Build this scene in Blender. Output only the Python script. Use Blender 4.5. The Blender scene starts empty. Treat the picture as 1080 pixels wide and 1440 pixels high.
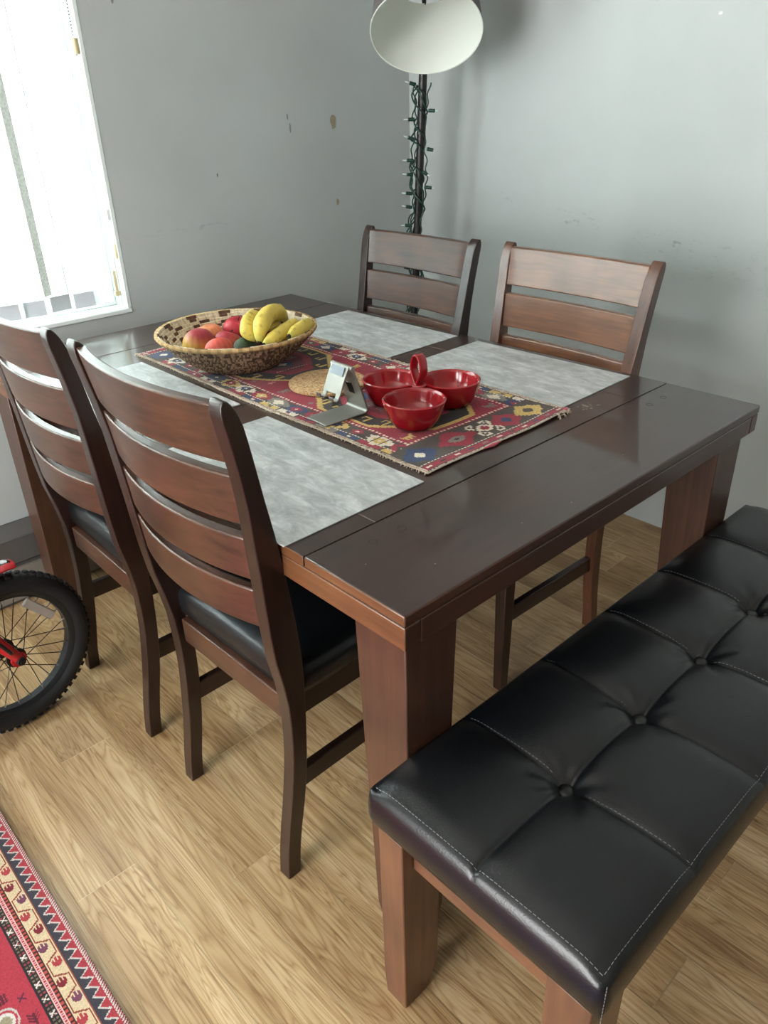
import bpy, bmesh, math, random
import numpy as np
from mathutils import Vector, Matrix, Quaternion
R = math.radians
PI = math.pi
rng = random.Random(7)
scn = bpy.context.scene
col = scn.collection

# ------------------------------------------------------------------ materials
def new_mat(name):
    m = bpy.data.materials.new(name); m.use_nodes = True
    nt = m.node_tree; b = nt.nodes['Principled BSDF']
    return m, nt, b
def N(nt, t, **kw):
    n = nt.nodes.new(t)
    for k, v in kw.items(): setattr(n, k, v)
    return n
def L(nt, a, b): nt.links.new(a, b)
def hexc(r, g, b):
    f = lambda c: (c/255/12.92) if c/255 <= .04045 else ((c/255+.055)/1.055)**2.4
    return (f(r), f(g), f(b), 1)
def ramp(nt, stops):
    n = N(nt, 'ShaderNodeValToRGB'); e = n.color_ramp.elements
    while len(e) < len(stops): e.new(.5)
    for i, (p, c) in enumerate(stops): e[i].position = p; e[i].color = c
    return n
def simple(name, c, rough=.5, metal=0., bump=0., bscale=60., var=0., coat=0., spec=.5, sheen=0.):
    m, nt, b = new_mat(name)
    b.inputs['Roughness'].default_value = rough; b.inputs['Metallic'].default_value = metal
    b.inputs['Base Color'].default_value = c; b.inputs['Coat Weight'].default_value = coat
    b.inputs['Specular IOR Level'].default_value = spec
    b.inputs['Sheen Weight'].default_value = sheen
    tc = N(nt, 'ShaderNodeTexCoord'); no = N(nt, 'ShaderNodeTexNoise')
    no.inputs['Scale'].default_value = bscale; no.inputs['Detail'].default_value = 4
    L(nt, tc.outputs['Object'], no.inputs['Vector'])
    if var:
        lo = tuple(max(0, x*(1-var)) for x in c[:3])+(1,); hi = tuple(min(1, x*(1+var)) for x in c[:3])+(1,)
        r = ramp(nt, [(.3, lo), (.7, hi)]); L(nt, no.outputs['Fac'], r.inputs['Fac']); L(nt, r.outputs['Color'], b.inputs['Base Color'])
    if bump:
        bp = N(nt, 'ShaderNodeBump'); bp.inputs['Strength'].default_value = bump; bp.inputs['Distance'].default_value = .002
        L(nt, no.outputs['Fac'], bp.inputs['Height']); L(nt, bp.outputs['Normal'], b.inputs['Normal'])
    return m
def wood(name, axis, dark, light, rough=.28, coat=.25, seed=0., coatr=.12):
    """stained wood, grain running along the given object axis"""
    m, nt, b = new_mat(name)
    tc = N(nt, 'ShaderNodeTexCoord'); mp = N(nt, 'ShaderNodeMapping')
    sc = [90, 90, 90]; sc['xyz'.index(axis)] = 5
    mp.inputs['Scale'].default_value = sc; mp.inputs['Location'].default_value = (seed, seed*2, seed*3)
    L(nt, tc.outputs['Object'], mp.inputs['Vector'])
    n1 = N(nt, 'ShaderNodeTexNoise'); n1.inputs['Scale'].default_value = 1.; n1.inputs['Detail'].default_value = 6; n1.inputs['Distortion'].default_value = .7
    L(nt, mp.outputs['Vector'], n1.inputs['Vector'])
    n2 = N(nt, 'ShaderNodeTexNoise'); n2.inputs['Scale'].default_value = 7.; n2.inputs['Detail'].default_value = 3
    L(nt, tc.outputs['Object'], n2.inputs['Vector'])
    mx = N(nt, 'ShaderNodeMath', operation='MULTIPLY_ADD'); mx.inputs[1].default_value = .55
    L(nt, n2.outputs['Fac'], mx.inputs[0])
    m2 = N(nt, 'ShaderNodeMath', operation='MULTIPLY'); m2.inputs[1].default_value = .55; L(nt, n1.outputs['Fac'], m2.inputs[0]); L(nt, m2.outputs[0], mx.inputs[2])
    r = ramp(nt, [(.36, dark), (.70, light)]); L(nt, mx.outputs[0], r.inputs['Fac'])
    L(nt, r.outputs['Color'], b.inputs['Base Color'])
    b.inputs['Roughness'].default_value = rough; b.inputs['Coat Weight'].default_value = coat; b.inputs['Coat Roughness'].default_value = coatr
    bp = N(nt, 'ShaderNodeBump'); bp.inputs['Strength'].default_value = .12; bp.inputs['Distance'].default_value = .001
    L(nt, n1.outputs['Fac'], bp.inputs['Height']); L(nt, bp.outputs['Normal'], b.inputs['Normal'])
    return m
def attr_mat(name, rough=.9, bump=.3, bscale=900., sheen=.0, stretch=None, var=.25):
    """colour comes from the knotted/woven colours stored on the mesh"""
    m, nt, b = new_mat(name)
    a = N(nt, 'ShaderNodeAttribute'); a.attribute_name = 'Col'
    tc = N(nt, 'ShaderNodeTexCoord'); no = N(nt, 'ShaderNodeTexNoise'); no.inputs['Scale'].default_value = bscale; no.inputs['Detail'].default_value = 2
    mp = N(nt, 'ShaderNodeMapping')
    if stretch: mp.inputs['Scale'].default_value = stretch
    L(nt, tc.outputs['Object'], mp.inputs['Vector']); L(nt, mp.outputs['Vector'], no.inputs['Vector'])
    mr = N(nt, 'ShaderNodeMapRange'); mr.inputs['To Min'].default_value = 1-var; mr.inputs['To Max'].default_value = 1+var
    L(nt, no.outputs['Fac'], mr.inputs['Value'])
    vm = N(nt, 'ShaderNodeVectorMath', operation='MULTIPLY'); L(nt, a.outputs['Color'], vm.inputs[0]); L(nt, mr.outputs['Result'], vm.inputs[1])
    L(nt, vm.outputs[0], b.inputs['Base Color'])
    b.inputs['Roughness'].default_value = rough; b.inputs['Sheen Weight'].default_value = sheen
    b.inputs['Specular IOR Level'].default_value = .2
    if bump:
        bp = N(nt, 'ShaderNodeBump'); bp.inputs['Strength'].default_value = bump; bp.inputs['Distance'].default_value = .001
        L(nt, no.outputs['Fac'], bp.inputs['Height']); L(nt, bp.outputs['Normal'], b.inputs['Normal'])
    return m

ESP_D, ESP_L = hexc(26, 16, 13), hexc(48, 29, 22)
TD, TL = hexc(40, 23, 17), hexc(54, 31, 23)
M = {}
M['tw_x'] = wood('table wood x', 'x', TD, TL, .42, .62, 0., .07)
M['tw_y'] = wood('table wood y', 'y', TD, TL, .42, .62, 3., .07)
M['tw_z'] = wood('table wood z', 'z', hexc(52, 33, 24), hexc(82, 52, 37), .36, .2, 1.)
M['ta_x_shaded'] = wood('table apron wood x shaded', 'x', hexc(50, 30, 22), hexc(76, 46, 33), .34, .25, 4.)  # same apron wood in a darker copy, shade of the table ends painted in
M['ta_y_lit'] = wood('table apron wood y lit', 'y', hexc(76, 47, 27), hexc(110, 70, 41), .36, .25, 4.)  # lighter orange copy, side light on the long edges painted into the colour
M['cw_z'] = wood('chair wood z', 'z', ESP_D, ESP_L, .34, .25, 5., .14)
M['cw_x'] = wood('chair wood x', 'x', ESP_D, ESP_L, .3, .25, 6.)
M['cs_y'] = wood('chair slat wood', 'y', hexc(40, 25, 17), hexc(80, 49, 33), .36, .3, 7., .2)
M['bw_z'] = wood('bench wood z', 'z', hexc(76, 50, 36), hexc(110, 74, 52), .38, .15, 8.)
M['bw_y'] = wood('bench wood y', 'y', hexc(76, 50, 36), hexc(110, 74, 52), .38, .15, 8.)
M['bw_x'] = wood('bench wood x', 'x', hexc(76, 50, 36), hexc(110, 74, 52), .38, .15, 8.)
M['leather'] = simple('black leatherette', hexc(11, 14, 18), .31, bump=.16, bscale=420., coat=.0, spec=.5)
M['leather2'] = simple('black seat leatherette', hexc(14, 17, 20), .33, bump=.15, bscale=420., spec=.6)
M['thread'] = simple('grey thread', hexc(120, 122, 124), .7)
M['groove'] = simple('dark joint line', hexc(14, 9, 7), .7)
M['seamlight'] = simple('worn joint line', hexc(120, 108, 100), .5)
M['red'] = simple('red glazed ceramic', hexc(158, 22, 32), .14, bump=.05, bscale=14., coat=.5, var=.12)
M['alu'] = simple('satin aluminium', hexc(150, 148, 142), .5, metal=.8, bump=.03, bscale=900.)
M['slot'] = simple('dark slot', hexc(30, 28, 27), .6)
M['pole'] = simple('dark metal lamp pole', hexc(52, 50, 52), .4, metal=.5)
M['wire'] = simple('green light wire', hexc(26, 62, 52), .5)
M['bulb'] = simple('clear glass bulb', hexc(205, 215, 212), .1, spec=.8)
M['white'] = simple('white window paint', hexc(222, 230, 228), .4, bump=.03, bscale=30.)
M['sill'] = simple('white sill paint', hexc(232, 238, 238), .3)
M['tan'] = simple('tan plastic', hexc(186, 172, 136), .4)
M['chain'] = simple('grey bead chain', hexc(92, 96, 98), .4)
M['weight'] = simple('grey hem weight', hexc(196, 200, 206), .6)
M['heat_d'] = simple('dark grey heater top', hexc(84, 82, 80), .5, bump=.05, bscale=25.)
M['heat_l'] = simple('grey heater cover', hexc(124, 118, 110), .5, bump=.05, bscale=25.)
M['tyre'] = simple('black tyre rubber', hexc(24, 27, 31), .65, bump=.2, bscale=220.)
M['rim'] = simple('black wheel rim', hexc(38, 42, 46), .32, metal=.3)
M['spoke'] = simple('dark spoke steel', hexc(60, 56, 56), .3, metal=.8)
M['nipple'] = simple('spoke nipple steel', hexc(170, 172, 170), .3, metal=.8)
M['bikered'] = simple('red bicycle paint', hexc(176, 24, 34), .25, coat=.6)
M['bikeblack'] = simple('black bicycle plastic', hexc(22, 22, 24), .35)
M['bikewhite'] = simple('white bicycle graphic', hexc(205, 208, 210), .35)
M['reflector'] = simple('clear reflector plastic', hexc(196, 194, 190), .25, bump=.4, bscale=300.)
M['fringe'] = simple('pale fringe yarn', hexc(204, 186, 168), .9, var=.3, bscale=300.)
M['chip'] = simple('exposed plaster', hexc(150, 138, 116), .9, bump=.4, bscale=200., var=.2)
M['chipdark'] = simple('dark wall nick', hexc(124, 128, 124), .9)
M['rug'] = attr_mat('rug wool', .95, .5, 700., .15, var=.22)
M['runner'] = attr_mat('runner wool', .95, .5, 600., .2, var=.3)
M['basket'] = attr_mat('coiled basket straw', .75, .6, 320., 0, var=.4)
M['fruitskin'] = attr_mat('fruit skin', .38, .06, 60., 0, var=.16)
M['banana'] = attr_mat('banana skin', .45, .08, 70., 0, var=.10)

# cork
m, nt, b = new_mat('cork'); M['cork'] = m
tc = N(nt, 'ShaderNodeTexCoord'); v = N(nt, 'ShaderNodeTexVoronoi'); v.inputs['Scale'].default_value = 330
no = N(nt, 'ShaderNodeTexNoise'); no.inputs['Scale'].default_value = 160; no.inputs['Detail'].default_value = 4
L(nt, tc.outputs['Object'], v.inputs['Vector']); L(nt, tc.outputs['Object'], no.inputs['Vector'])
r = ramp(nt, [(.3, hexc(140, 104, 68)), (.5, hexc(186, 150, 108)), (.75, hexc(208, 176, 134))])
sp = N(nt, 'ShaderNodeSeparateColor'); L(nt, v.outputs['Color'], sp.inputs['Color'])
ad = N(nt, 'ShaderNodeMath', operation='MULTIPLY_ADD'); ad.inputs[1].default_value = .45; L(nt, sp.outputs[0], ad.inputs[0])
hf = N(nt, 'ShaderNodeMath', operation='MULTIPLY'); hf.inputs[1].default_value = .6; L(nt, no.outputs['Fac'], hf.inputs[0]); L(nt, hf.outputs[0], ad.inputs[2])
L(nt, ad.outputs[0], r.inputs['Fac']); L(nt, r.outputs['Color'], b.inputs['Base Color']); b.inputs['Roughness'].default_value = .9

# grey placemat: streaky concrete look
m, nt, b = new_mat('grey stone look placemat'); M['mat'] = m
tc = N(nt, 'ShaderNodeTexCoord'); mp = N(nt, 'ShaderNodeMapping'); mp.inputs['Scale'].default_value = (40, 16, 1)
oi = N(nt, 'ShaderNodeObjectInfo'); av = N(nt, 'ShaderNodeVectorMath', operation='ADD')
L(nt, tc.outputs['Object'], mp.inputs['Vector']); L(nt, mp.outputs['Vector'], av.inputs[0]); L(nt, oi.outputs['Location'], av.inputs[1])
n1 = N(nt, 'ShaderNodeTexNoise'); n1.inputs['Scale'].default_value = 1.; n1.inputs['Detail'].default_value = 12; n1.inputs['Roughness'].default_value = .72; n1.inputs['Distortion'].default_value = .5
L(nt, av.outputs[0], n1.inputs['Vector'])
r = ramp(nt, [(.32, hexc(150, 153, 154)), (.5, hexc(184, 186, 187)), (.66, hexc(218, 219, 219))])
L(nt, n1.outputs['Fac'], r.inputs['Fac']); L(nt, r.outputs['Color'], b.inputs['Base Color']); b.inputs['Roughness'].default_value = .42
bp = N(nt, 'ShaderNodeBump'); bp.inputs['Strength'].default_value = .1; bp.inputs['Distance'].default_value = .001
L(nt, n1.outputs['Fac'], bp.inputs['Height']); L(nt, bp.outputs['Normal'], b.inputs['Normal'])

# wall paint
def wallpaint(name, c, scuffs=None):
    m, nt, b = new_mat(name)
    tc = N(nt, 'ShaderNodeTexCoord')
    n1 = N(nt, 'ShaderNodeTexNoise'); n1.inputs['Scale'].default_value = 260; n1.inputs['Detail'].default_value = 3
    n2 = N(nt, 'ShaderNodeTexNoise'); n2.inputs['Scale'].default_value = 2.2; n2.inputs['Detail'].default_value = 5
    L(nt, tc.outputs['Object'], n1.inputs['Vector']); L(nt, tc.outputs['Object'], n2.inputs['Vector'])
    lo = tuple(x*.95 for x in c[:3])+(1,); hi = tuple(min(1, x*1.04) for x in c[:3])+(1,)
    r = ramp(nt, [(.35, lo), (.65, hi)]); L(nt, n2.outputs['Fac'], r.inputs['Fac'])
    out = r.outputs['Color']
    if scuffs:
        # grubby scuff marks: stretched noise, thresholded, inside soft boxes on the wall
        mp = N(nt, 'ShaderNodeMapping'); mp.inputs['Scale'].default_value = (25, 25, 60)
        L(nt, tc.outputs['Object'], mp.inputs['Vector'])
        n3 = N(nt, 'ShaderNodeTexNoise'); n3.inputs['Scale'].default_value = 1; n3.inputs['Detail'].default_value = 6; n3.inputs['Roughness'].default_value = .7
        L(nt, mp.outputs['Vector'], n3.inputs['Vector'])
        th = N(nt, 'ShaderNodeMapRange'); th.inputs['From Min'].default_value = .56; th.inputs['From Max'].default_value = .66
        L(nt, n3.outputs['Fac'], th.inputs['Value'])
        sx = N(nt, 'ShaderNodeSeparateXYZ'); L(nt, tc.outputs['Object'], sx.inputs[0])
        tot = None
        for (ax, a0, aw, z0, zw, s) in scuffs:
            def gauss(sock, c0, w):
                d = N(nt, 'ShaderNodeMath', operation='SUBTRACT'); L(nt, sock, d.inputs[0]); d.inputs[1].default_value = c0
                q = N(nt, 'ShaderNodeMath', operation='DIVIDE'); L(nt, d.outputs[0], q.inputs[0]); q.inputs[1].default_value = w
                p = N(nt, 'ShaderNodeMath', operation='MULTIPLY'); L(nt, q.outputs[0], p.inputs[0]); L(nt, q.outputs[0], p.inputs[1])
                k = N(nt, 'ShaderNodeMath', operation='SUBTRACT', use_clamp=True); k.inputs[0].default_value = 1; L(nt, p.outputs[0], k.inputs[1])
                return k.outputs[0]
            g = N(nt, 'ShaderNodeMath', operation='MULTIPLY'); L(nt, gauss(sx.outputs[ax], a0, aw), g.inputs[0]); L(nt, gauss(sx.outputs[2], z0, zw), g.inputs[1])
            h = N(nt, 'ShaderNodeMath', operation='MULTIPLY'); L(nt, g.outputs[0], h.inputs[0]); h.inputs[1].default_value = s
            if tot is None: tot = h.outputs[0]
            else:
                a = N(nt, 'ShaderNodeMath', operation='ADD'); L(nt, tot, a.inputs[0]); L(nt, h.outputs[0], a.inputs[1]); tot = a.outputs[0]
        f = N(nt, 'ShaderNodeMath', operation='MULTIPLY', use_clamp=True); L(nt, tot, f.inputs[0]); L(nt, th.outputs['Result'], f.inputs[1])
        mx = N(nt, 'ShaderNodeMix', data_type='RGBA'); L(nt, f.outputs[0], mx.inputs['Factor']); L(nt, out, mx.inputs['A'])
        mx.inputs['B'].default_value = tuple(x*.55 for x in c[:3])+(1,); out = mx.outputs['Result']
    L(nt, out, b.inputs['Base Color'])
    b.inputs['Roughness'].default_value = .45; b.inputs['Specular IOR Level'].default_value = .35
    bp = N(nt, 'ShaderNodeBump'); bp.inputs['Strength'].default_value = .12; bp.inputs['Distance'].default_value = .0015
    L(nt, n1.outputs['Fac'], bp.inputs['Height']); L(nt, bp.outputs['Normal'], b.inputs['Normal'])
    return m
WALLC = hexc(178, 184, 183)
M['wall'] = wallpaint('grey wall paint', WALLC)
M['wall_r'] = wallpaint('grey wall paint with scuffs', WALLC, [(1, .93, .10, .985, .035, .8), (1, 1.2, .12, 1.03, .03, .6), (1, .62, .15, .95, .04, .55), (1, .45, .3, .9, .08, .35)])
M['wall_b'] = wallpaint('grey wall paint with rub line', WALLC, [(0, .72, .22, 1.004, .010, .5), (0, 1.05, .12, .985, .012, .3)])
M['ceiling'] = wallpaint('white ceiling paint', hexc(226, 226, 220))

# oak plank floor
m, nt, b = new_mat('oak plank floor'); M['floor'] = m
a = N(nt, 'ShaderNodeAttribute'); a.attribute_name = 'Rnd'
tc = N(nt, 'ShaderNodeTexCoord'); sv = N(nt, 'ShaderNodeVectorMath', operation='SCALE'); sv.inputs['Scale'].default_value = 13.
L(nt, a.outputs['Color'], sv.inputs[0])
ad = N(nt, 'ShaderNodeVectorMath', operation='ADD'); L(nt, tc.outputs['Object'], ad.inputs[0]); L(nt, sv.outputs[0], ad.inputs[1])
def stretched(sx, sy, det, dist, rough=.6):
    mp = N(nt, 'ShaderNodeMapping'); mp.inputs['Scale'].default_value = (sx, sy, 1); L(nt, ad.outputs[0], mp.inputs['Vector'])
    n = N(nt, 'ShaderNodeTexNoise'); n.inputs['Scale'].default_value = 1; n.inputs['Detail'].default_value = det; n.inputs['Distortion'].default_value = dist; n.inputs['Roughness'].default_value = rough
    L(nt, mp.outputs['Vector'], n.inputs['Vector']); return n
g_fine = stretched(210, 4, 5, .5)
g_mid = stretched(11, 1.1, 3, .7)
# cathedral rings: contour lines of the mid noise
mm = N(nt, 'ShaderNodeMath', operation='MULTIPLY'); mm.inputs[1].default_value = 22; L(nt, g_mid.outputs['Fac'], mm.inputs[0])
fr = N(nt, 'ShaderNodeMath', operation='FRACT'); L(nt, mm.outputs[0], fr.inputs[0])
tri = N(nt, 'ShaderNodeMath', operation='PINGPONG'); tri.inputs[1].default_value = .5; L(nt, mm.outputs[0], tri.inputs[0])
base = ramp(nt, [(.28, hexc(160, 131, 96)), (.5, hexc(190, 163, 124)), (.72, hexc(212, 188, 151))]); L(nt, g_mid.outputs['Fac'], base.inputs['Fac'])
ring = ramp(nt, [(0, (.66, .57, .47, 1)), (.14, (.86, .81, .75, 1)), (.4, (1, 1, 1, 1))]); L(nt, tri.outputs[0], ring.inputs['Fac'])
fine = ramp(nt, [(.36, (.60, .52, .43, 1)), (.50, (1, 1, 1, 1))]); L(nt, g_fine.outputs['Fac'], fine.inputs['Fac'])
def mul(x, y, f=1.):
    q = N(nt, 'ShaderNodeMix', data_type='RGBA', blend_type='MULTIPLY'); q.inputs['Factor'].default_value = f
    L(nt, x, q.inputs['A']); L(nt, y, q.inputs['B']); return q.outputs['Result']
c = mul(base.outputs['Color'], ring.outputs['Color'], .85); c = mul(c, fine.outputs['Color'], .8)
# knots
vo = N(nt, 'ShaderNodeTexVoronoi'); vo.inputs['Scale'].default_value = 1
mp = N(nt, 'ShaderNodeMapping'); mp.inputs['Scale'].default_value = (8, 3.2, 0); L(nt, ad.outputs[0], mp.inputs['Vector']); L(nt, mp.outputs['Vector'], vo.inputs['Vector'])
kn = ramp(nt, [(.025, (.30, .2, .13, 1)), (.045, (.62, .5, .38, 1)), (.11, (1, 1, 1, 1))]); L(nt, vo.outputs['Distance'], kn.inputs['Fac'])
c = mul(c, kn.outputs['Color'], .75)
# plank to plank tone
sp = N(nt, 'ShaderNodeSeparateColor'); L(nt, a.outputs['Color'], sp.inputs['Color'])
tone = ramp(nt, [(0, (.74, .69, .63, 1)), (.5, (.93, .91, .88, 1)), (1, (1.06, 1.05, 1.03, 1))]); L(nt, sp.outputs[0], tone.inputs['Fac'])
c = mul(c, tone.outputs['Color'], 1)
L(nt, c, b.inputs['Base Color']); b.inputs['Roughness'].default_value = .38; b.inputs['Specular IOR Level'].default_value = .4
bp = N(nt, 'ShaderNodeBump'); bp.inputs['Strength'].default_value = .15; bp.inputs['Distance'].default_value = .0008
L(nt, g_fine.outputs['Fac'], bp.inputs['Height']); L(nt, bp.outputs['Normal'], b.inputs['Normal'])
M['floorgap'] = simple('plank gap', hexc(214, 192, 152), .8)

# translucent blind fabric
for nm_, key_, mixf_ in (('blind fabric', 'vane', .52), ('overlap shade blind fabric', 'vane_overlap_shade', .09)):  # second fabric passes less light, stands in for shade of overlapping vanes
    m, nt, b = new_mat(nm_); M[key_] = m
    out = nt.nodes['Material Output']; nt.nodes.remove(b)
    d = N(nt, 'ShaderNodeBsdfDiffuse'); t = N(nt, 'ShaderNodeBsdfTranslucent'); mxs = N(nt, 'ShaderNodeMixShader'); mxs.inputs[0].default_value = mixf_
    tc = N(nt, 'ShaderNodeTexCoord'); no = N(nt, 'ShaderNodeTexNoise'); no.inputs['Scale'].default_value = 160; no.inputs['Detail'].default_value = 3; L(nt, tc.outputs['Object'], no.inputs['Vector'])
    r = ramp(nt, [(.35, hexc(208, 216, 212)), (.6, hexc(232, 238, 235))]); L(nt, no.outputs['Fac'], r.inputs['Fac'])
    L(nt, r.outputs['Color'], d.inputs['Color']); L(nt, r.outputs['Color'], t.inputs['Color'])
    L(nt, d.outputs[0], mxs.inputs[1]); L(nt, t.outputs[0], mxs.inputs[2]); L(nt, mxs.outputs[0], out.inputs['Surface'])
# lamp shade fabric
M['shade_out'] = simple('grey shade fabric', hexc(92, 86, 86), .8, bump=.2, bscale=500.)
M['shade_in'] = simple('white shade lining', hexc(214, 218, 210), .6, bump=.05, bscale=300.)
# glass
m, nt, b = new_mat('window glass'); M['glass'] = m
b.inputs['Transmission Weight'].default_value = 1; b.inputs['Roughness'].default_value = 0; b.inputs['IOR'].default_value = 1.0; b.inputs['Base Color'].default_value = (.97, 1, .99, 1)

# ------------------------------------------------------------------ mesh helpers
def link(name, bm, mat, parent=None, smooth=False, bevel=0., seg=2, loc=None, rot=None, mats=None, angle=40):
    me = bpy.data.meshes.new(name)
    bmesh.ops.recalc_face_normals(bm, faces=bm.faces)
    bm.to_mesh(me); bm.free()
    o = bpy.data.objects.new(name, me); col.objects.link(o)
    for mm_ in (mats or [mat]): me.materials.append(mm_)
    if smooth:
        for p in me.polygons: p.use_smooth = True
        if smooth != 'all': me.set_sharp_from_angle(angle=R(angle))
    if bevel:
        md = o.modifiers.new('bevel', 'BEVEL'); md.width = bevel; md.segments = seg; md.limit_method = 'ANGLE'; md.angle_limit = R(35)
        md.harden_normals = False
        for p in me.polygons: p.use_smooth = True
        me.set_sharp_from_angle(angle=R(30))
    if parent is not None: o.parent = parent
    if loc is not None: o.location = loc
    if rot is not None: o.rotation_euler = rot
    return o
def box(bm, x0, x1, y0, y1, z0, z1, mi=0):
    vs = [bm.verts.new(p) for p in ((x0, y0, z0), (x1, y0, z0), (x1, y1, z0), (x0, y1, z0), (x0, y0, z1), (x1, y0, z1), (x1, y1, z1), (x0, y1, z1))]
    for f in ((0, 3, 2, 1), (4, 5, 6, 7), (0, 1, 5, 4), (1, 2, 6, 5), (2, 3, 7, 6), (3, 0, 4, 7)):
        bm.faces.new([vs[i] for i in f]).material_index = mi
    return vs
def hexa(bm, bot, top):
    """bot, top: four (x, y, z) each"""
    vs = [bm.verts.new(p) for p in list(bot)+list(top)]
    for f in ((0, 3, 2, 1), (4, 5, 6, 7), (0, 1, 5, 4), (1, 2, 6, 5), (2, 3, 7, 6), (3, 0, 4, 7)): bm.faces.new([vs[i] for i in f])
def tube(bm, pts, r, n=8, cap=True, closed=False):
    pts = [Vector(p) for p in pts]; rings = []
    rr = r if isinstance(r, (list, tuple)) else [r]*len(pts)
    up = None
    for i, p in enumerate(pts):
        if closed: t = pts[(i+1) % len(pts)]-pts[i-1]
        else: t = (pts[min(i+1, len(pts)-1)]-pts[max(i-1, 0)])
        if t.length < 1e-9: t = Vector((0, 0, 1))
        t.normalize()
        if up is None:
            up = Vector((0, 0, 1)) if abs(t.z) < .9 else Vector((1, 0, 0))
        a = t.cross(up).normalized(); bb = a.cross(t).normalized(); up = bb
        rings.append([bm.verts.new(p+(a*math.cos(2*PI*k/n)+bb*math.sin(2*PI*k/n))*rr[i]) for k in range(n)])
    m_ = len(rings)
    for i in range(m_ if closed else m_-1):
        A, B_ = rings[i], rings[(i+1) % m_]
        for k in range(n): bm.faces.new((A[k], A[(k+1) % n], B_[(k+1) % n], B_[k]))
    if cap and not closed:
        bm.faces.new(rings[0][::-1]); bm.faces.new(rings[-1])
def lathe(bm, prof, n=48, c=(0, 0, 0), close=False, mi=0):
    rings = []
    for (r, z) in prof:
        if r < 1e-6: rings.append([bm.verts.new((c[0], c[1], c[2]+z))])
        else: rings.append([bm.verts.new((c[0]+r*math.cos(2*PI*k/n), c[1]+r*math.sin(2*PI*k/n), c[2]+z)) for k in range(n)])
    for A, B_ in zip(rings, rings[1:]):
        for k in range(n):
            k2 = (k+1) % n
            if len(A) == 1 and len(B_) == 1: continue
            if len(A) == 1: f = bm.faces.new((A[0], B_[k], B_[k2]))
            elif len(B_) == 1: f = bm.faces.new((A[k], A[k2], B_[0]))
            else: f = bm.faces.new((A[k], A[k2], B_[k2], B_[k]))
            f.material_index = mi
def prism(bm, poly, y0, y1, f=lambda x, y, z: (x, y, z)):
    """poly in (x, z), extruded along y"""
    a = [bm.verts.new(f(x, y0, z)) for x, z in poly]; b_ = [bm.verts.new(f(x, y1, z)) for x, z in poly]
    n = len(poly)
    bm.faces.new(a); bm.faces.new(b_[::-1])
    for i in range(n): bm.faces.new((a[i], b_[i], b_[(i+1) % n], a[(i+1) % n]))
def grid(name, X, Y, Z, colors, mat, parent=None, thick=None):
    """grid sheet with one colour per cell; X (nx), Y (ny), Z (nx, ny) arrays; colors (nx-1, ny-1, 3) linear"""
    nx, ny = len(X), len(Y)
    co = np.zeros((nx, ny, 3)); co[..., 0] = X[:, None]; co[..., 1] = Y[None, :]; co[..., 2] = Z
    if isinstance(X, np.ndarray) and X.ndim == 2: pass
    idx = np.arange(nx*ny).reshape(nx, ny)
    f = np.stack([idx[:-1, :-1], idx[1:, :-1], idx[1:, 1:], idx[:-1, 1:]], -1).reshape(-1, 4)
    cols = colors.reshape(-1, 3)
    V = co.reshape(-1, 3); F = f
    if thick:
        V2 = V.copy(); V2[:, 2] = V2[:, 2]-thick
        per = [idx[i, 0] for i in range(nx)]+[idx[-1, j] for j in range(1, ny)]+[idx[i, -1] for i in range(nx-2, -1, -1)]+[idx[0, j] for j in range(ny-2, 0, -1)]
        base = len(V); per = np.array(per); nxt = np.roll(per, -1)
        V = np.concatenate([V, V2[per]]); k = np.arange(len(per))+base; k2 = np.roll(k, -1)
        S = np.stack([per, k, k2, nxt], -1); F = np.concatenate([F, S]); 
        edgec = np.tile(cols[0], (len(S), 1)); cols = np.concatenate([cols, edgec])
    me = bpy.data.meshes.new(name)
    me.vertices.add(len(V)); me.vertices.foreach_set('co', V.astype(np.float32).ravel())
    me.loops.add(F.size); me.loops.foreach_set('vertex_index', F.astype(np.int32).ravel())
    me.polygons.add(len(F)); me.polygons.foreach_set('loop_start', (np.arange(len(F))*4).astype(np.int32))
    me.polygons.foreach_set('loop_total', np.full(len(F), 4, np.int32))
    me.update(calc_edges=True)
    at = me.color_attributes.new('Col', 'FLOAT_COLOR', 'CORNER')
    c4 = np.ones((len(F), 4, 4), np.float32); c4[:, :, :3] = cols[:, None, :]
    at.data.foreach_set('color', c4.ravel())
    me.polygons.foreach_set('use_smooth', np.ones(len(F), bool))
    me.materials.append(mat); me.validate()
    o = bpy.data.objects.new(name, me); col.objects.link(o)
    if parent: o.parent = parent
    return o
def vcol(o, fn):
    """colour attribute per corner from fn(vertex co) -> linear rgb"""
    me = o.data; at = me.color_attributes.new('Col', 'FLOAT_COLOR', 'CORNER')
    cache = [fn(v.co) for v in me.vertices]
    for l in me.loops:
        c_ = cache[l.vertex_index]; at.data[l.index].color = (c_[0], c_[1], c_[2], 1)
def fcol(o, fn):
    me = o.data; at = me.color_attributes.new('Col', 'FLOAT_COLOR', 'CORNER')
    for p in me.polygons:
        c_ = fn(p)
        for li in p.loop_indices: at.data[li].color = (c_[0], c_[1], c_[2], 1)
def tag(o, label=None, cat=None, group=None, kind=None):
    if label: o['label'] = label
    if cat: o['category'] = cat
    if group: o['group'] = group
    if kind: o['kind'] = kind
    return o
def empty(name, loc, rz=0., label=None, cat=None, group=None):
    o = bpy.data.objects.new(name, None); o.empty_display_size = .05; col.objects.link(o)
    o.location = loc; o.rotation_euler = (0, 0, rz)
    return tag(o, label, cat, group)
def copy_tree(o, parent=None):
    c_ = o.copy(); col.objects.link(c_)
    if parent is not None: c_.parent = parent
    for ch in [x for x in bpy.data.objects if x.parent == o]: copy_tree(ch, c_)
    return c_
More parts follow.
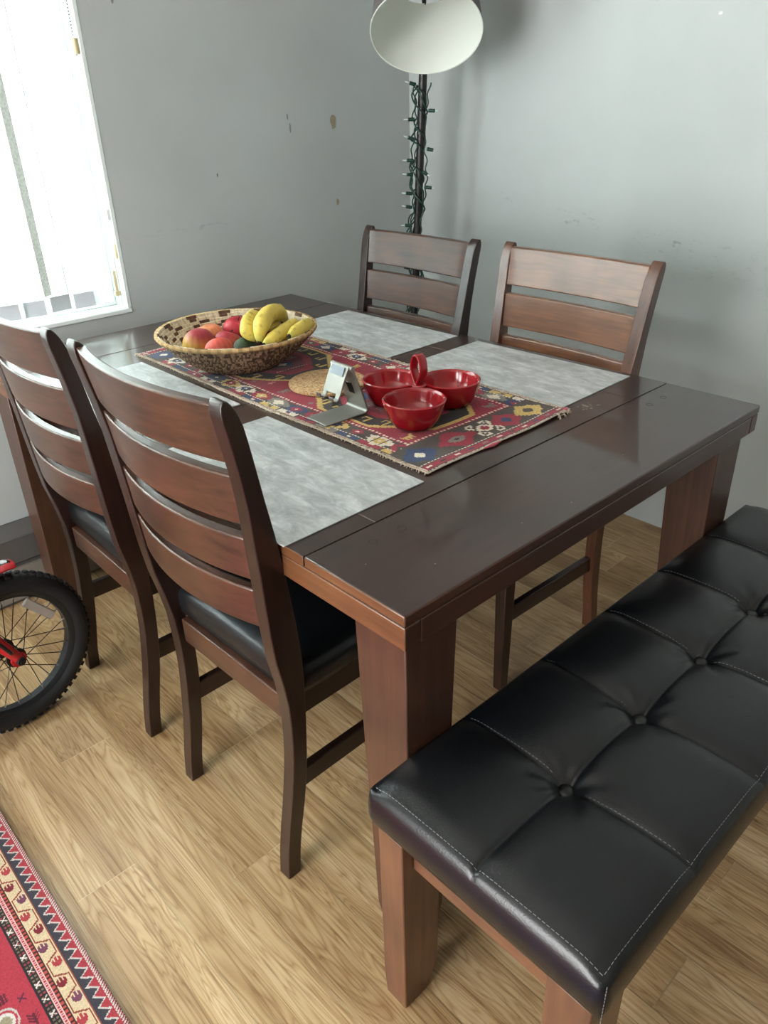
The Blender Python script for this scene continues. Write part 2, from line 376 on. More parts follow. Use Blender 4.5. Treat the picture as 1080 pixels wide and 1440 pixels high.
def interp(tab, x):
    for (a0, b0), (a1, b1) in zip(tab, tab[1:]):
        if x <= a1: return b0+(b1-b0)*max(0, (x-a0))/(a1-a0)
    return tab[-1][1]
def cubic(tab, x):
    """smooth (monotone-ish) interpolation"""
    n = len(tab)
    for i in range(n-1):
        if x <= tab[i+1][0] or i == n-2:
            x0, y0 = tab[i]; x1, y1 = tab[i+1]
            m0 = (tab[i+1][1]-tab[i-1][1])/(tab[i+1][0]-tab[i-1][0]) if i else (y1-y0)/(x1-x0)
            m1 = (tab[i+2][1]-tab[i][1])/(tab[i+2][0]-tab[i][0]) if i < n-2 else (y1-y0)/(x1-x0)
            h = x1-x0; t_ = min(1, max(0, (x-x0)/h))
            return (2*t_**3-3*t_**2+1)*y0+(t_**3-2*t_**2+t_)*h*m0+(-2*t_**3+3*t_**2)*y1+(t_**3-t_**2)*h*m1

# ------------------------------------------------------------------ room
XW, YW, XL, YB, ZC = 1.72, 1.706, -2.9, -3.9, 2.45
TH = .14
# window opening in the back wall, patio-door opening in the left wall
WX0, WX1, WZ0, WZ1 = -1.35, .498, .80, 2.12
bm = bmesh.new()
box(bm, XL-TH, WX0, YW, YW+TH, 0, ZC); box(bm, WX1, XW+TH, YW, YW+TH, 0, ZC)
box(bm, WX0, WX1, YW, YW+TH, 0, WZ0-.012); box(bm, WX0, WX1, YW, YW+TH, WZ1, ZC)
wb = tag(link('wall_back', bm, M['wall_b']), kind='structure')
bm = bmesh.new(); box(bm, XW, XW+TH, YB-TH, YW, 0, ZC)
wr = tag(link('wall_right', bm, M['wall_r']), kind='structure')
DY0, DY1, DZ1 = -.65, 1.05, 2.1
bm = bmesh.new(); box(bm, XL-TH, XL, YB-TH, DY0, 0, ZC); box(bm, XL-TH, XL, DY1, YW, 0, ZC); box(bm, XL-TH, XL, DY0, DY1, DZ1, ZC)
tag(link('wall_left', bm, M['wall']), kind='structure')
bm = bmesh.new(); box(bm, XL, XW, YB-TH, YB, 0, ZC)
tag(link('wall_front', bm, M['wall']), kind='structure')
bm = bmesh.new(); box(bm, XL-TH, XW+TH, YB-TH, YW+TH, ZC, ZC+.1)
tag(link('ceiling', bm, M['ceiling']), kind='structure')
# floor planks, running along y
PW = .1225
me = bpy.data.meshes.new('floor'); V = []; F = []; C = []; MI = []
def quad(x0, x1, y0, y1, z, c_, mi):
    k = len(V); V.extend([(x0, y0, z), (x1, y0, z), (x1, y1, z), (x0, y1, z)]); F.append((k, k+1, k+2, k+3)); C.append(c_); MI.append(mi)
quad(XL-TH, XW+TH, YB-TH, YW+TH, -.0012, (0, 0, 0), 1)
known = {-3: .54, -1: .372, -2: -.31}
i0 = int(math.floor(XL/PW))
for i in range(i0, int(XW/PW)+2):
    x0 = i*PW; x1 = x0+PW
    if x0 > XW: break
    off = known.get(i, rng.uniform(-.6, .6)); y = off-1.22*4
    while y < YW:
        a_, b_ = max(y, YB), min(y+1.22, YW)
        if b_ > a_: quad(max(x0, XL)+.0007, min(x1, XW)-.0007, a_+.0006, b_-.0006, 0, (rng.random(), rng.random(), rng.random()), 0)
        y += 1.22
me.from_pydata(V, [], F); at = me.color_attributes.new('Rnd', 'FLOAT_COLOR', 'CORNER')
for p in me.polygons:
    p.material_index = MI[p.index]
    for li in p.loop_indices: at.data[li].color = (*C[p.index], 1)
me.materials.append(M['floor']); me.materials.append(M['floorgap'])
fl = bpy.data.objects.new('floor', me); col.objects.link(fl); tag(fl, kind='structure')

# wall chips and nicks (worn spots on the paint)
def chip(parent, u, z, w, h, axis, mat, name='paint_chip', seed=0):
    rr = random.Random(seed); bm = bmesh.new(); vs = []; n = 14
    for k in range(n):
        t_ = 2*PI*k/n; s_ = rr.uniform(.75, 1.1); a_ = u+w/2*math.cos(t_)*s_; zz = z+h/2*math.sin(t_)*s_
        vs.append(bm.verts.new((a_, YW-.0012, zz) if axis == 0 else (XW-.0012, a_, zz)))
    f = bm.faces.new(vs); ex = bmesh.ops.extrude_face_region(bm, geom=[f])
    bmesh.ops.translate(bm, verts=[v_ for v_ in ex['geom'] if isinstance(v_, bmesh.types.BMVert)], vec=(0, .003, 0) if axis == 0 else (.003, 0, 0))
    return link(name, bm, mat, parent)
chip(wb, 1.346, 1.284, .026, .046, 0, M['chip'], seed=1)
chip(wb, 1.349, 1.025, .012, .024, 0, M['chip'], seed=2)
chip(wb, 1.160, 1.272, .006, .03, 0, M['chipdark'], 'wall_nick', 3)
chip(wb, 1.152, 1.305, .005, .02, 0, M['chipdark'], 'wall_nick', 4)
chip(wb, .60, 1.60, .008, .02, 0, M['chipdark'], 'wall_nick', 5)
chip(wb, .86, 1.15, .004, .012, 0, M['chipdark'], 'wall_nick', 6)
chip(wr, .55, 1.52, .014, .009, 1, M['bulb'], 'paint_chip', 7)

# ---- window in the back wall
win = tag(empty('window_1', ((WX0+WX1)/2, YW+.1, WZ0)), kind='structure')
def wl(bm): bmesh.ops.translate(bm, verts=bm.verts, vec=(-(WX0+WX1)/2, -(YW+.1), -WZ0)); return bm
bm = bmesh.new()   # jamb and head lining
for (a_, b_) in ((WX1-.012, WX1+.001), (WX0-.001, WX0+.012)): box(bm, a_, b_, YW-.001, YW+TH, WZ0, WZ1)
box(bm, WX0, WX1, YW-.001, YW+TH, WZ1-.012, WZ1)
link('window_lining', wl(bm), M['white'], win, bevel=.002)
bm = bmesh.new(); box(bm, WX0, WX1+.0, YW-.004, YW+TH, WZ0-.014, WZ0)
link('window_sill', wl(bm), M['sill'], win, bevel=.003)
bm = bmesh.new(); y0, y1 = YW+.075, YW+.125   # outer frame with sliding tracks
box(bm, WX1-.047, WX1-.012, y0, y1, WZ0, WZ1-.012); box(bm, WX0+.012, WX0+.047, y0, y1, WZ0, WZ1-.012)
box(bm, WX0+.047, WX1-.047, y0, y1, WZ0, WZ0+.035); box(bm, WX0+.047, WX1-.047, y0, y1, WZ1-.047, WZ1-.012)
for k in range(2): box(bm, WX1-.012-.006, WX1-.012, YW+.03+k*.02, YW+.036+k*.02, WZ0, WZ1-.012)
link('window_frame', wl(bm), M['white'], win, bevel=.0025)
for (a_, b_, yy) in ((WX0+.047, (WX0+WX1)/2+.02, YW+.085), ((WX0+WX1)/2-.02, WX1-.047, YW+.105)):
    bm = bmesh.new(); z0, z1 = WZ0+.035, WZ1-.047; w = .028
    box(bm, a_, a_+w, yy, yy+.015, z0, z1); box(bm, b_-w, b_, yy, yy+.015, z0, z1); box(bm, a_+w, b_-w, yy, yy+.015, z0, z0+w); box(bm, a_+w, b_-w, yy, yy+.015, z1-w, z1)
    sh = link('sash', wl(bm), M['white'], win, bevel=.002)
    bm = bmesh.new(); box(bm, a_+w, b_-w, yy+.006, yy+.009, z0+w, z1-w)
    link('glass_pane', wl(bm), M['glass'], sh)
# patio door frame in the left wall (out of view, lets the daylight in)
dr = tag(empty('window_2', (XL-.07, (DY0+DY1)/2, 0)), kind='structure')
bm = bmesh.new(); f = lambda *a_: box(bm, *a_)
box(bm, -.04, .04, DY0-(DY0+DY1)/2, DY0+.06-(DY0+DY1)/2, .0, DZ1); box(bm, -.04, .04, DY1-.06-(DY0+DY1)/2, DY1-(DY0+DY1)/2, .0, DZ1); box(bm, -.04, .04, -.03, .03, .0, DZ1)
box(bm, -.04, .04, (DY0-DY1)/2, (DY1-DY0)/2, DZ1-.06, DZ1); box(bm, -.04, .04, (DY0-DY1)/2, (DY1-DY0)/2, 0.0, .05)
link('window_frame', bm, M['white'], dr, bevel=.004)

# ---- vertical blind
VB = (WX1-.02, YW+.045, WZ0)
bl = empty('vertical_blind', VB, 0, 'white translucent vertical blind with hanging vanes over the window on the left', 'blind')
bm = bmesh.new(); box(bm, WX0-VB[0]+.014, .006, -.022, .022, 1.262, 1.302); link('head_rail', bm, M['white'], bl, bevel=.004)
def vane_mesh(bm, w, z0, z1, twist, bow=.004, curl=0.):
    nu, nv = 6, 14; vs = []
    for j in range(nv+1):
        z = z0+(z1-z0)*j/nv; row = []
        for i in range(nu+1):
            u = (i/nu-.5)*w; s_ = bow*(1-(2*i/nu-1)**2)
            a_ = twist+curl*(1-j/nv)**2
            row.append(bm.verts.new((u*math.cos(a_)-s_*math.sin(a_), u*math.sin(a_)+s_*math.cos(a_), z)))
        vs.append(row)
    for j in range(nv):
        for i in range(nu): bm.faces.new((vs[j][i], vs[j][i+1], vs[j+1][i+1], vs[j+1][i]))
vx = [(.437-.02, 9, .010, 0), (.372, 6, .0, 1), (.298, -9, .004, 1), (.222, 7, .0, 1), (.147, 8, .002, 1)]+[(.147-.075*k, 7, 0., 1) for k in range(1, 19)]
for (x, tw, dz, hw) in vx:
    bm = bmesh.new(); vane_mesh(bm, .089, .011+dz, 1.265, R(-tw), curl=R(8 if hw == 0 else 0))
    v_ = link('vane', bm, M['vane'], bl, smooth=True, loc=(x-VB[0], -.005+.003*math.sin(x*40), 0))
    if hw:
        bm = bmesh.new(); box(bm, -.031, .031, -.0012, .0012, .018+dz, .062+dz); link('hem_weight', bm, M['weight'], v_, rot=(0, 0, R(-tw)), loc=(0, -.0052, 0))
    if abs(x-.298) < .001 or abs(x-.372) < .001 or abs(x-.072) < .001:   # made-up strip, greys the vane edge as overlapping backlit vanes would
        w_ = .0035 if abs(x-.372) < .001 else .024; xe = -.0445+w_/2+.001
        bm = bmesh.new(); box(bm, xe-w_/2, xe+w_/2, -.0016, -.0008, .066+dz, 1.262); link('overlap_shade_strip', bm, M['vane_overlap_shade'], v_, rot=(0, 0, R(-tw)))
# pull chain with joiners, tensioner
bm = bmesh.new()
for k in range(26): bmesh.ops.create_uvsphere(bm, u_segments=6, v_segments=4, radius=.0024, matrix=Matrix.Translation((.0, -.035, 1.22-k*.0075-.32*0)))
for k in range(26, 74): bmesh.ops.create_uvsphere(bm, u_segments=6, v_segments=4, radius=.0024, matrix=Matrix.Translation((.0, -.035, 1.22-k*.0075)))
link('pull_chain', bm, M['chain'], bl, smooth='all')
bm = bmesh.new(); tube(bm, [(.004, -.032, .68), (.008, -.03, .3), (.012, -.02, .10)], .0014, 6); tube(bm, [(.011, -.034, .68), (.013, -.032, .3), (.013, -.022, .10)], .0014, 6)
link('pull_cord', bm, M['white'], bl, smooth=True)
for (x, z, h) in ((.002, .672, .04), (.010, .145, .045)):
    bm = bmesh.new(); lathe(bm, [(0, 0), (.008, .002), (.0095, h*.3), (.0075, h*.7), (.008, h-.002), (0, h)], 12); link('cord_joiner', bm, M['tan'], bl, smooth=True, loc=(x, -.035, z))
bm = bmesh.new(); box(bm, -.008, .008, -.012, .012, 0, .03); link('cord_tensioner', bm, M['white'], bl, bevel=.002, loc=(.006, -.03, .255))
bm = bmesh.new(); box(bm, -.006, .006, -.004, .004, 0, .075); box(bm, -.01, .01, -.006, .006, 0, .014); link('wand_clip', bm, M['tan'], bl, bevel=.002, loc=(.0, -.01, .035))

# ---- baseboard heater under the window
HE = 1.0
he = empty('baseboard_heater', (-.9, YW-.0, 0), 0, 'grey baseboard heater along the wall below the window', 'heater')
bm = bmesh.new(); prism(bm, [(0, .0), (0, .245), (-.012, .245), (-.060, .215), (-.060, .135), (-.052, .132), (-.052, .0)], -1.9, 1.18, lambda x, y, z: (y, x, z))
for f_ in bm.faces: pass
link('heater_body', bm, M['heat_d'], he, bevel=.002)
bm = bmesh.new(); box(bm, -1.9, 1.18, -.064, -.053, .012, .122); link('front_cover', bm, M['heat_l'], he, bevel=.003)

# ------------------------------------------------------------------ table
TW, TLN, H = 1.048, 1.625, .76
tb = empty('dining_table', (TW/2, TLN/2, 0), 0, 'large dark espresso wood dining table set with grey placemats', 'table')
TO = (-TW/2, -TLN/2)
def tt(bm): bmesh.ops.translate(bm, verts=bm.verts, vec=(TO[0], TO[1], 0)); return bm
G = .0009
G1, G2, S0, S1 = .211, 1.414, .144, .902
bm = bmesh.new(); box(bm, 0, TW, 0, G1-G, H-.018, H); link('end_board', tt(bm), M['tw_x'], tb, bevel=.0025)
bm = bmesh.new(); box(bm, 0, TW, G2+G, TLN, H-.018, H); link('end_board', tt(bm), M['tw_x'], tb, bevel=.0025)
bm = bmesh.new(); box(bm, 0, S0-G/2, G1+G, G2-G, H-.018, H); link('side_board', tt(bm), M['tw_y'], tb, bevel=.0012)
bm = bmesh.new(); box(bm, S1+G/2, TW, G1+G, G2-G, H-.018, H); link('side_board', tt(bm), M['tw_y'], tb, bevel=.0012)
ym = (G1+G2)/2
for (a_, b_) in ((G1+G, ym-G/2), (ym+G/2, G2-G)):
    bm = bmesh.new(); box(bm, S0+G/2, S1-G/2, a_, b_, H-.018, H); link('centre_board', tt(bm), M['tw_x' if 0 else 'tw_y'], tb, bevel=.0008)
bm = bmesh.new(); box(bm, .012, TW-.012, .012, TLN-.012, H-.022, H-.0182); link('sub_top', tt(bm), M['groove'], tb)
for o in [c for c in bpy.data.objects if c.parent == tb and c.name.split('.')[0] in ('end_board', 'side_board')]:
    o.data.materials.append(M['ta_y_lit']); o.data.materials.append(M['ta_x_shaded'])
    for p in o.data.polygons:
        if abs(p.normal.x) > .9 and abs(abs(p.center.x)-TW/2) < .01: p.material_index = 1  # long edges take the painted lit tone
        if abs(p.normal.y) > .9 and abs(abs(p.center.y)-TLN/2) < .01: p.material_index = 2  # end edges take the painted shaded tone
# aprons (outer band under the top)
AZ0, AZ1 = .702, .7405
for (x0, x1, y0, y1, mk, nm) in ((.0305, TW-.0305, 0, .03, 'ta_x_shaded', 'end_apron'), (.0305, TW-.0305, TLN-.03, TLN, 'ta_x_shaded', 'end_apron'), (0, .03, 0, TLN, 'ta_y_lit', 'side_apron'), (TW-.03, TW, 0, TLN, 'ta_y_lit', 'side_apron')):
    bm = bmesh.new(); box(bm, x0+.0005, x1-.0005, y0+.0005, y1-.0005, AZ0, AZ1); o = link(nm, tt(bm), M[mk], tb, bevel=.002); o.data.materials.append(M['ta_x_shaded'])
    for p in o.data.polygons:
        if abs(p.normal.y) > .9: p.material_index = 1  # faces towards the ends take the painted shaded tone
bm = bmesh.new()
for (x0, x1, y0, y1) in ((.002, TW-.002, .002, .02), (.002, TW-.002, TLN-.02, TLN-.002), (.002, .02, .02, TLN-.02), (TW-.02, TW-.002, .02, TLN-.02)): box(bm, x0, x1, y0, y1, AZ1-.001, H-.0175)
link('shadow_gap', tt(bm), M['groove'], tb)
# legs: taper on the inner faces, clipped foot
def table_leg(sx, sy):
    bm = bmesh.new(); a0, a1 = .105, .082
    x0, y0 = .018, .018
    def corner(s, u): return u if s > 0 else None
    def pt(u, v, z):
        X = x0+u if sx > 0 else TW-x0-u; Y = y0+v if sy > 0 else TLN-y0-v
        return (X, Y, z)
    levels = [(.0, .004, .052), (.028, 0, .066), (.07, 0, a1), (.45, 0, .097), (.7015, 0, a0)]
    rings = []
    for (z, c0, c1) in levels: rings.append([bm.verts.new(pt(*p, z)) for p in ((c0, c0), (c1, c0), (c1, c1), (c0, c1))])
    for A, B_ in zip(rings, rings[1:]):
        for k in range(4): bm.faces.new((A[k], A[(k+1) % 4], B_[(k+1) % 4], B_[k]))
    bm.faces.new(rings[0][::-1]); bm.faces.new(rings[-1])
    link('leg', tt(bm), M['tw_z'], tb, bevel=.002)
for sx in (1, -1):
    for sy in (1, -1): table_leg(sx, sy)
# screw-plug rings and the pale paint splash on the near right of the top
for (x, y) in ((.100, .169), (.160, .168), (.895, .168), (.955, .170)):
    bm = bmesh.new()
    prof = [(.0062, 0), (.0068, .0003), (.0074, 0)]
    lathe(bm, prof, 20, (x, y, H)); link('plug_ring', tt(bm), M['groove'], tb)
rr = random.Random(3)
def fleck(x, y, r_, sx=1., n=8):
    bm = bmesh.new(); lathe(bm, [(r_, 0), (r_*.8, .0004), (0, .0005)], n); bmesh.ops.scale(bm, vec=(sx, 1, 1), verts=bm.verts); bmesh.ops.translate(bm, vec=(x, y, H), verts=bm.verts)
    link('paint_fleck', tt(bm), M['seamlight'], tb)
for k in range(18): fleck(.80+rr.gauss(0, .012), .262+rr.gauss(0, .008), rr.uniform(.0008, .003), rr.uniform(1, 2))
for (x, y) in ((.63, .07), (.12, .06), (.41, .03), (.05, .13), (.77, .05), (.3, .045)): fleck(x, y, .0013)
for (x0, x1, y0, y1) in ((S0-.0012, S0+.0008, G1+.001, .252), (S1-.0008, S1+.0008, .74, .83)):
    bm = bmesh.new(); box(bm, x0, x1, y0, y1, H-.0005, H+.0003); link('worn_joint', tt(bm), M['seamlight'], tb)

# ------------------------------------------------------------------ chairs
CW = .382   # outer width at the floor
U_B = [(0, .0), (.06, .006), (.12, .015), (.18, .024), (.29, .036), (.37, .038), (.45, .034), (.55, .016), (.75, .0), (.86, -.010), (.97, -.030), (1.01, -.037)]
U_F = [(0, .030), (.06, .036), (.12, .046), (.20, .059), (.295, .068), (.43, .072), (.54, .070), (.73, .045), (.85, .022), (.95, .003), (1.01, -.012)]
ZT = 1.008
def splay(z): return .039*max(0, (z-.12)/(ZT-.12))
def build_chair(name, label, group):
    root = empty(name, (0, 0, 0), 0, label, 'chair', group)
    # local frame: x = forwards (to the table), y sideways, origin between the rear feet
    hw = CW/2; t_ = .030
    for s in (-1, 1):
        zs = [0, .03, .06, .09, .12, .15, .18, .22, .26, .30, .34, .38, .43, .48, .54, .6, .66, .72, .78, .84, .90, .94, .965]
        left = [(cubic(U_B, z), z) for z in zs]; right = [(cubic(U_F, z), z) for z in zs]
        # rounded top
        xb, xf = left[-1][0], right[-1][0]; cx, rad = (xb+xf)/2, (xf-xb)/2
        lean = -.012
        arc = [(cx+rad*math.cos(a_)+lean*math.sin(a_), .965+.043*math.sin(a_)) for a_ in [PI*k/10 for k in range(1, 10)]]
        poly = left[::-1]; loop = right+arc+poly   # front edge up, arc, back edge down
        bm = bmesh.new()
        yo = lambda z: s*(hw+splay(z)); yi = lambda z: s*(hw-t_+splay(z))
        A = [bm.verts.new((x, yo(z), z)) for x, z in loop]; B_ = [bm.verts.new((x, yi(z), z)) for x, z in loop]
        n = len(loop)
        for i in range(n): bm.faces.new((A[i], B_[i], B_[(i+1) % n], A[(i+1) % n]))
        # side caps as quads row by row
        nz = len(zs)
        for Q in (A, B_):
            for i in range(nz-1): bm.faces.new((Q[i], Q[i+1], Q[n-2-i], Q[n-1-i]))
            bm.faces.new([Q[i] for i in range(nz-1, n-nz+1)])
        link('rear_leg', bm, M['cw_z'], root, bevel=.0035, seg=3)
    # four curved slats
    for (z0, z1) in ((.904, .998), (.798, .884), (.696, .775), (.600, .677)):
        bm = bmesh.new(); nu = 24; rings = []
        for i in range(nu+1):
            u = -1+2*i/nu; bow = -.030*(1-u*u)
            ring = []
            for (z, d) in ((z0, 0), (z0, 1), (z1, 1), (z1, 0)):
                yy = u*(hw-t_+splay(z)+.004); ub = cubic(U_B, z)+.006
                ring.append(bm.verts.new((ub+bow+(.019 if d else 0), yy, z)))
            rings.append(ring)
        for A, B_ in zip(rings, rings[1:]):
            for k in range(4): bm.faces.new((A[k], A[(k+1) % 4], B_[(k+1) % 4], B_[k]))
        bm.faces.new(rings[0][::-1]); bm.faces.new(rings[-1])
        link('back_slat', bm, M['cs_y'], root, bevel=.0035, seg=3)
    # seat rails
    bm = bmesh.new(); box(bm, .046, .066, -hw+t_-.001, hw-t_+.001, .372, .428); link('rear_rail', bm, M['cs_y'], root, bevel=.0025)
    bm = bmesh.new(); box(bm, .398, .418, -hw+.034, hw-.034, .372, .428); link('front_rail', bm, M['cs_y'], root, bevel=.0025)
    for s in (-1, 1):
        bm = bmesh.new(); box(bm, .066, .39, s*(hw-.008)-.011*(s > 0)*0-.010, s*(hw-.008)+.010-.0, .380, .430) if 0 else box(bm, .062, .392, min(s*(hw-.004), s*(hw-.024)), max(s*(hw-.004), s*(hw-.024)), .378, .430)
        link('side_rail', bm, M['cw_x'], root, bevel=.0025)
        bm = bmesh.new(); box(bm, .055, .392, min(s*(hw-.006), s*(hw-.024)), max(s*(hw-.006), s*(hw-.024)), .204, .248)
        link('stretcher', bm, M['cw_x'], root, bevel=.003)
        bm = bmesh.new(); ya, yb_ = s*hw, s*(hw-.036)
        hexa(bm, [(.394, ya, 0), (.420, ya, 0), (.420, s*(hw-.028), 0), (.394, s*(hw-.028), 0)], [(.385, ya, .43), (.423, ya, .43), (.423, yb_, .43), (.385, yb_, .43)])
        link('front_leg', bm, M['cw_z'], root, bevel=.003)
    # padded seat
    bm = bmesh.new(); nx, ny = 30, 30; X0, X1, Y0 = .058, .438, hw+.004
    prof = [(0, .4305, -.004), (1, .436, .004), (2, .452, .008), (3, .470, .007), (4, .484, .0)]
    def outl(off):
        pts = []; r_ = .028; x0, x1, y1 = X0-off*.4, X1+off, Y0+off
        for (cx, cy, a0) in ((x1-r_, y1-r_, 0), (x0+r_, y1-r_, 90), (x0+r_, -y1+r_, 180), (x1-r_, -y1+r_, 270)):
            for k in range(7): a_ = R(a0+15*k); pts.append((cx+r_*math.cos(a_), cy+r_*math.sin(a_)))
        return pts
    rings = []
    for (_, z, off) in prof: rings.append([bm.verts.new((x, y, z)) for x, y in outl(off)])
    cxm = (X0+X1)/2
    for (sc, z) in ((.965, .491), (.9, .497), (.75, .503), (.5, .507), (.25, .509)):
        rings.append([bm.verts.new((cxm+(x-cxm)*sc, y*sc, z)) for x, y in outl(0)])
    for A, B_ in zip(rings, rings[1:]):
        n = len(A)
        for k in range(n): bm.faces.new((A[k], A[(k+1) % n], B_[(k+1) % n], B_[k]))
    bm.faces.new(rings[0][::-1]); bm.faces.new(rings[-1])
    link('seat_cushion', bm, M['leather2'], root, smooth='all')
    return root
LABS = ['dark wood ladder-back chair nearest the viewer, back curving towards us, left of the table',
        'dark ladder-back chair cut by the left frame edge, behind the bicycle wheel',
        'brown ladder-back chair across the table, right one by the bare grey wall, warmer wood',
        'darker shiny ladder-back chair across the table, in front of the lamp pole']
c1 = build_chair('dining_chair', LABS[0], 'ladder-back dining chairs around the table')
def place_chair(o, cx, cy, a, right):
    """(cx, cy): floor corner of the near rear foot"""
    hw = CW/2
    if not right: o.location = (cx-hw*math.sin(a), cy+hw*math.cos(a), 0); o.rotation_euler = (0, 0, a)
    else: o.location = (cx-hw*math.sin(a), cy+hw*math.cos(a), 0); o.rotation_euler = (0, 0, a+PI)
specs = [(-.046, .291, .020, 0), (-.054, .833, -.013, 0), (1.087, .330, -.025, 1), (1.076, .862, -.015, 1)]
chairs = [c1]+[copy_tree(c1) for _ in range(3)]
for o, s_, lb in zip(chairs, specs, LABS):
    place_chair(o, *s_); o['label'] = lb

# the slats of the two chairs across the table are flatter
for c_ in chairs[2:]:
    for o in [c for c in bpy.data.objects if c.parent == c_ and c.name.split('.')[0] == 'back_slat']:
        o.data = o.data.copy()
        for v_ in o.data.vertices: v_.co.x += .017*max(0, 1-(v_.co.y/.19)**2)
# the right-hand chair across the table is of a warmer, browner wood
warm_s = wood('warm chair slat wood', 'y', hexc(74, 46, 30), hexc(122, 80, 54), .34, .5, 9., .22)
warm_z = wood('warm chair post wood', 'z', hexc(58, 36, 26), hexc(98, 62, 44), .34, .4, 9., .2)
for o in [c for c in bpy.data.objects if c.parent == chairs[2]]:
    k_ = o.name.split('.')[0]
    if k_ in ('back_slat', 'rear_leg', 'rear_rail'):
        o.data = o.data.copy(); o.data.materials[0] = warm_z if k_ == 'rear_leg' else warm_s
# ------------------------------------------------------------------ bench
BX0, BX1, BY0, BY1, BZ = -.056, 1.132, -.362, .012, .5
be = empty('bench', ((BX0+BX1)/2, (BY0+BY1)/2, 0), 0, 'long black tufted leatherette bench on brown wooden legs in front of the table', 'bench')
BO = (-(BX0+BX1)/2, -(BY0+BY1)/2, 0)
def bt(bm): bmesh.ops.translate(bm, verts=bm.verts, vec=BO); return bm
seams = [BX0+(BX1-BX0)*k/6 for k in range(1, 6)]; YS = -.176
nx, ny = 320, 104
xs = np.linspace(BX0, BX1, nx); ys = np.linspace(BY0, BY1, ny); Xg, Yg = np.meshgrid(xs, ys, indexing='ij')
ex = np.minimum(Xg-BX0, BX1-Xg); ey = np.minimum(Yg-BY0, BY1-Yg)
cell = ((Xg-BX0)/((BX1-BX0)/6)) % 1
cy_ = np.where(Yg < YS, (Yg-BY0)/(YS-BY0), (Yg-YS)/(BY1-YS))
puff = .008*np.power(np.clip(np.sin(PI*cell)*np.sin(PI*cy_), 0, 1), .42)
edge = -.006*np.exp(-(ex/.02)**2)-.006*np.exp(-(ey/.018)**2)
dx = np.min(np.stack([np.abs(Xg-s_) for s_ in seams]), 0)
Zt = BZ-.004+puff+edge
Zt -= .0024*np.exp(-(dx/.0032)**2)
Zt -= .0045*np.exp(-((Yg-YS)/.0035)**2)
Zt -= .006*np.exp(-(dx/.02)**2)*.6
for s_ in seams:
    rx, ry = Xg-s_, Yg-YS; rr_ = np.sqrt(rx**2+ry**2)+1e-6; th = np.arctan2(ry, rx)
    Zt -= .013*np.exp(-(rr_/.020)**2)+.008*np.exp(-(rr_/.055)**2)
    Zt += .0016*np.cos(4*th+s_*9)*np.exp(-((rr_-.045)/.025)**2)+.0009*np.cos(9*th+s_*31)*np.exp(-((rr_-.04)/.02)**2)
Zt += .0012*np.sin(Xg*23+1)*np.sin(Yg*31+2)
me = bpy.data.meshes.new('seat_cushion'); V = []; F = []
for i in range(nx):
    for j in range(ny): V.append((xs[i], ys[j], Zt[i, j]))
idx = lambda i, j: i*ny+j
for i in range(nx-1):
    for j in range(ny-1): F.append((idx(i, j), idx(i+1, j), idx(i+1, j+1), idx(i, j+1)))
per = [(i, 0) for i in range(nx)]+[(nx-1, j) for j in range(1, ny)]+[(i, ny-1) for i in range(nx-2, -1, -1)]+[(0, j) for j in range(ny-2, 0, -1)]
prev = [idx(*p) for p in per]; cxm, cym = (BX0+BX1)/2, (BY0+BY1)/2
for (dz, off) in ((-.004, .004), (-.014, .008), (-.030, .011), (-.048, .011), (-.064, .007), (-.076, .001), (-.082, -.008)):
    cur = []
    for (i, j) in per:
        x, y = xs[i], ys[j]; nxv = (-1 if i == 0 else (1 if i == nx-1 else 0)); nyv = (-1 if j == 0 else (1 if j == ny-1 else 0))
        # squash the corners slightly
        k_ = .75 if nxv and nyv else 1
        oy = off if nyv < 0 else min(off, .0045)
        V.append((x+nxv*off*k_, y+nyv*oy*k_, Zt[i, j]*.15+(BZ-.010)*.85+dz)); cur.append(len(V)-1)
    n = len(per)
    for k in range(n): F.append((prev[k], cur[k], cur[(k+1) % n], prev[(k+1) % n]))
    prev = cur
F.append(tuple(prev))
me.from_pydata([(x+BO[0], y+BO[1], z) for x, y, z in V], [], F)
me.polygons.foreach_set('use_smooth', [True]*len(me.polygons)); me.materials.append(M['leather'])
cu = bpy.data.objects.new('seat_cushion', me); col.objects.link(cu); cu.parent = be
def ztop(x, y):
    i = min(nx-1, max(0, int(round((x-BX0)/(BX1-BX0)*(nx-1))))); j = min(ny-1, max(0, int(round((y-BY0)/(BY1-BY0)*(ny-1)))))
    return Zt[i, j]
# stitching: small thread dashes along the panel seams
bm = bmesh.new()
def dash(p, q, r_=.00042): tube(bm, [p, q], r_, 5)
y = BY0+.004
while y < BY1-.004:
    for x in (BX0+.004, BX1-.004): dash((x, y, ztop(x, y)+.0006), (x, y+.0042, ztop(x, y+.004)+.0006))
    y += .0065
x = BX0+.006
while x < BX1-.006:
    yy = BY0+.003; dash((x, yy, ztop(x, yy)+.0006), (x+.0042, yy, ztop(x+.004, yy)+.0006)); x += .0065
for s_ in seams:
    y = BY0+.006
    while y < BY1-.006:
        if abs(y-YS) > .022: dash((s_+.004, y, ztop(s_+.004, y)+.0004), (s_+.004, y+.0035, ztop(s_+.004, y+.0035)+.0004), .0004)
        y += .0065
z = .495
while z > .42:
    dash((BX0-.0085, BY0-.0085, z), (BX0-.0085, BY0-.0085, z-.004)); z -= .0065
st = tag(link('stitching', bt(bm), M['thread'], cu), kind='stuff')
for s_ in seams:
    bm = bmesh.new(); lathe(bm, [(0, .0085), (.006, .0081), (.0105, .0066), (.0128, .0035), (.0132, .0), (.011, -.005), (0, -.008)], 32)
    link('tuft_button', bm, M['leather'], be, smooth='all', loc=(s_+BO[0], YS+BO[1], ztop(s_, YS)+.0055))
LB = .405
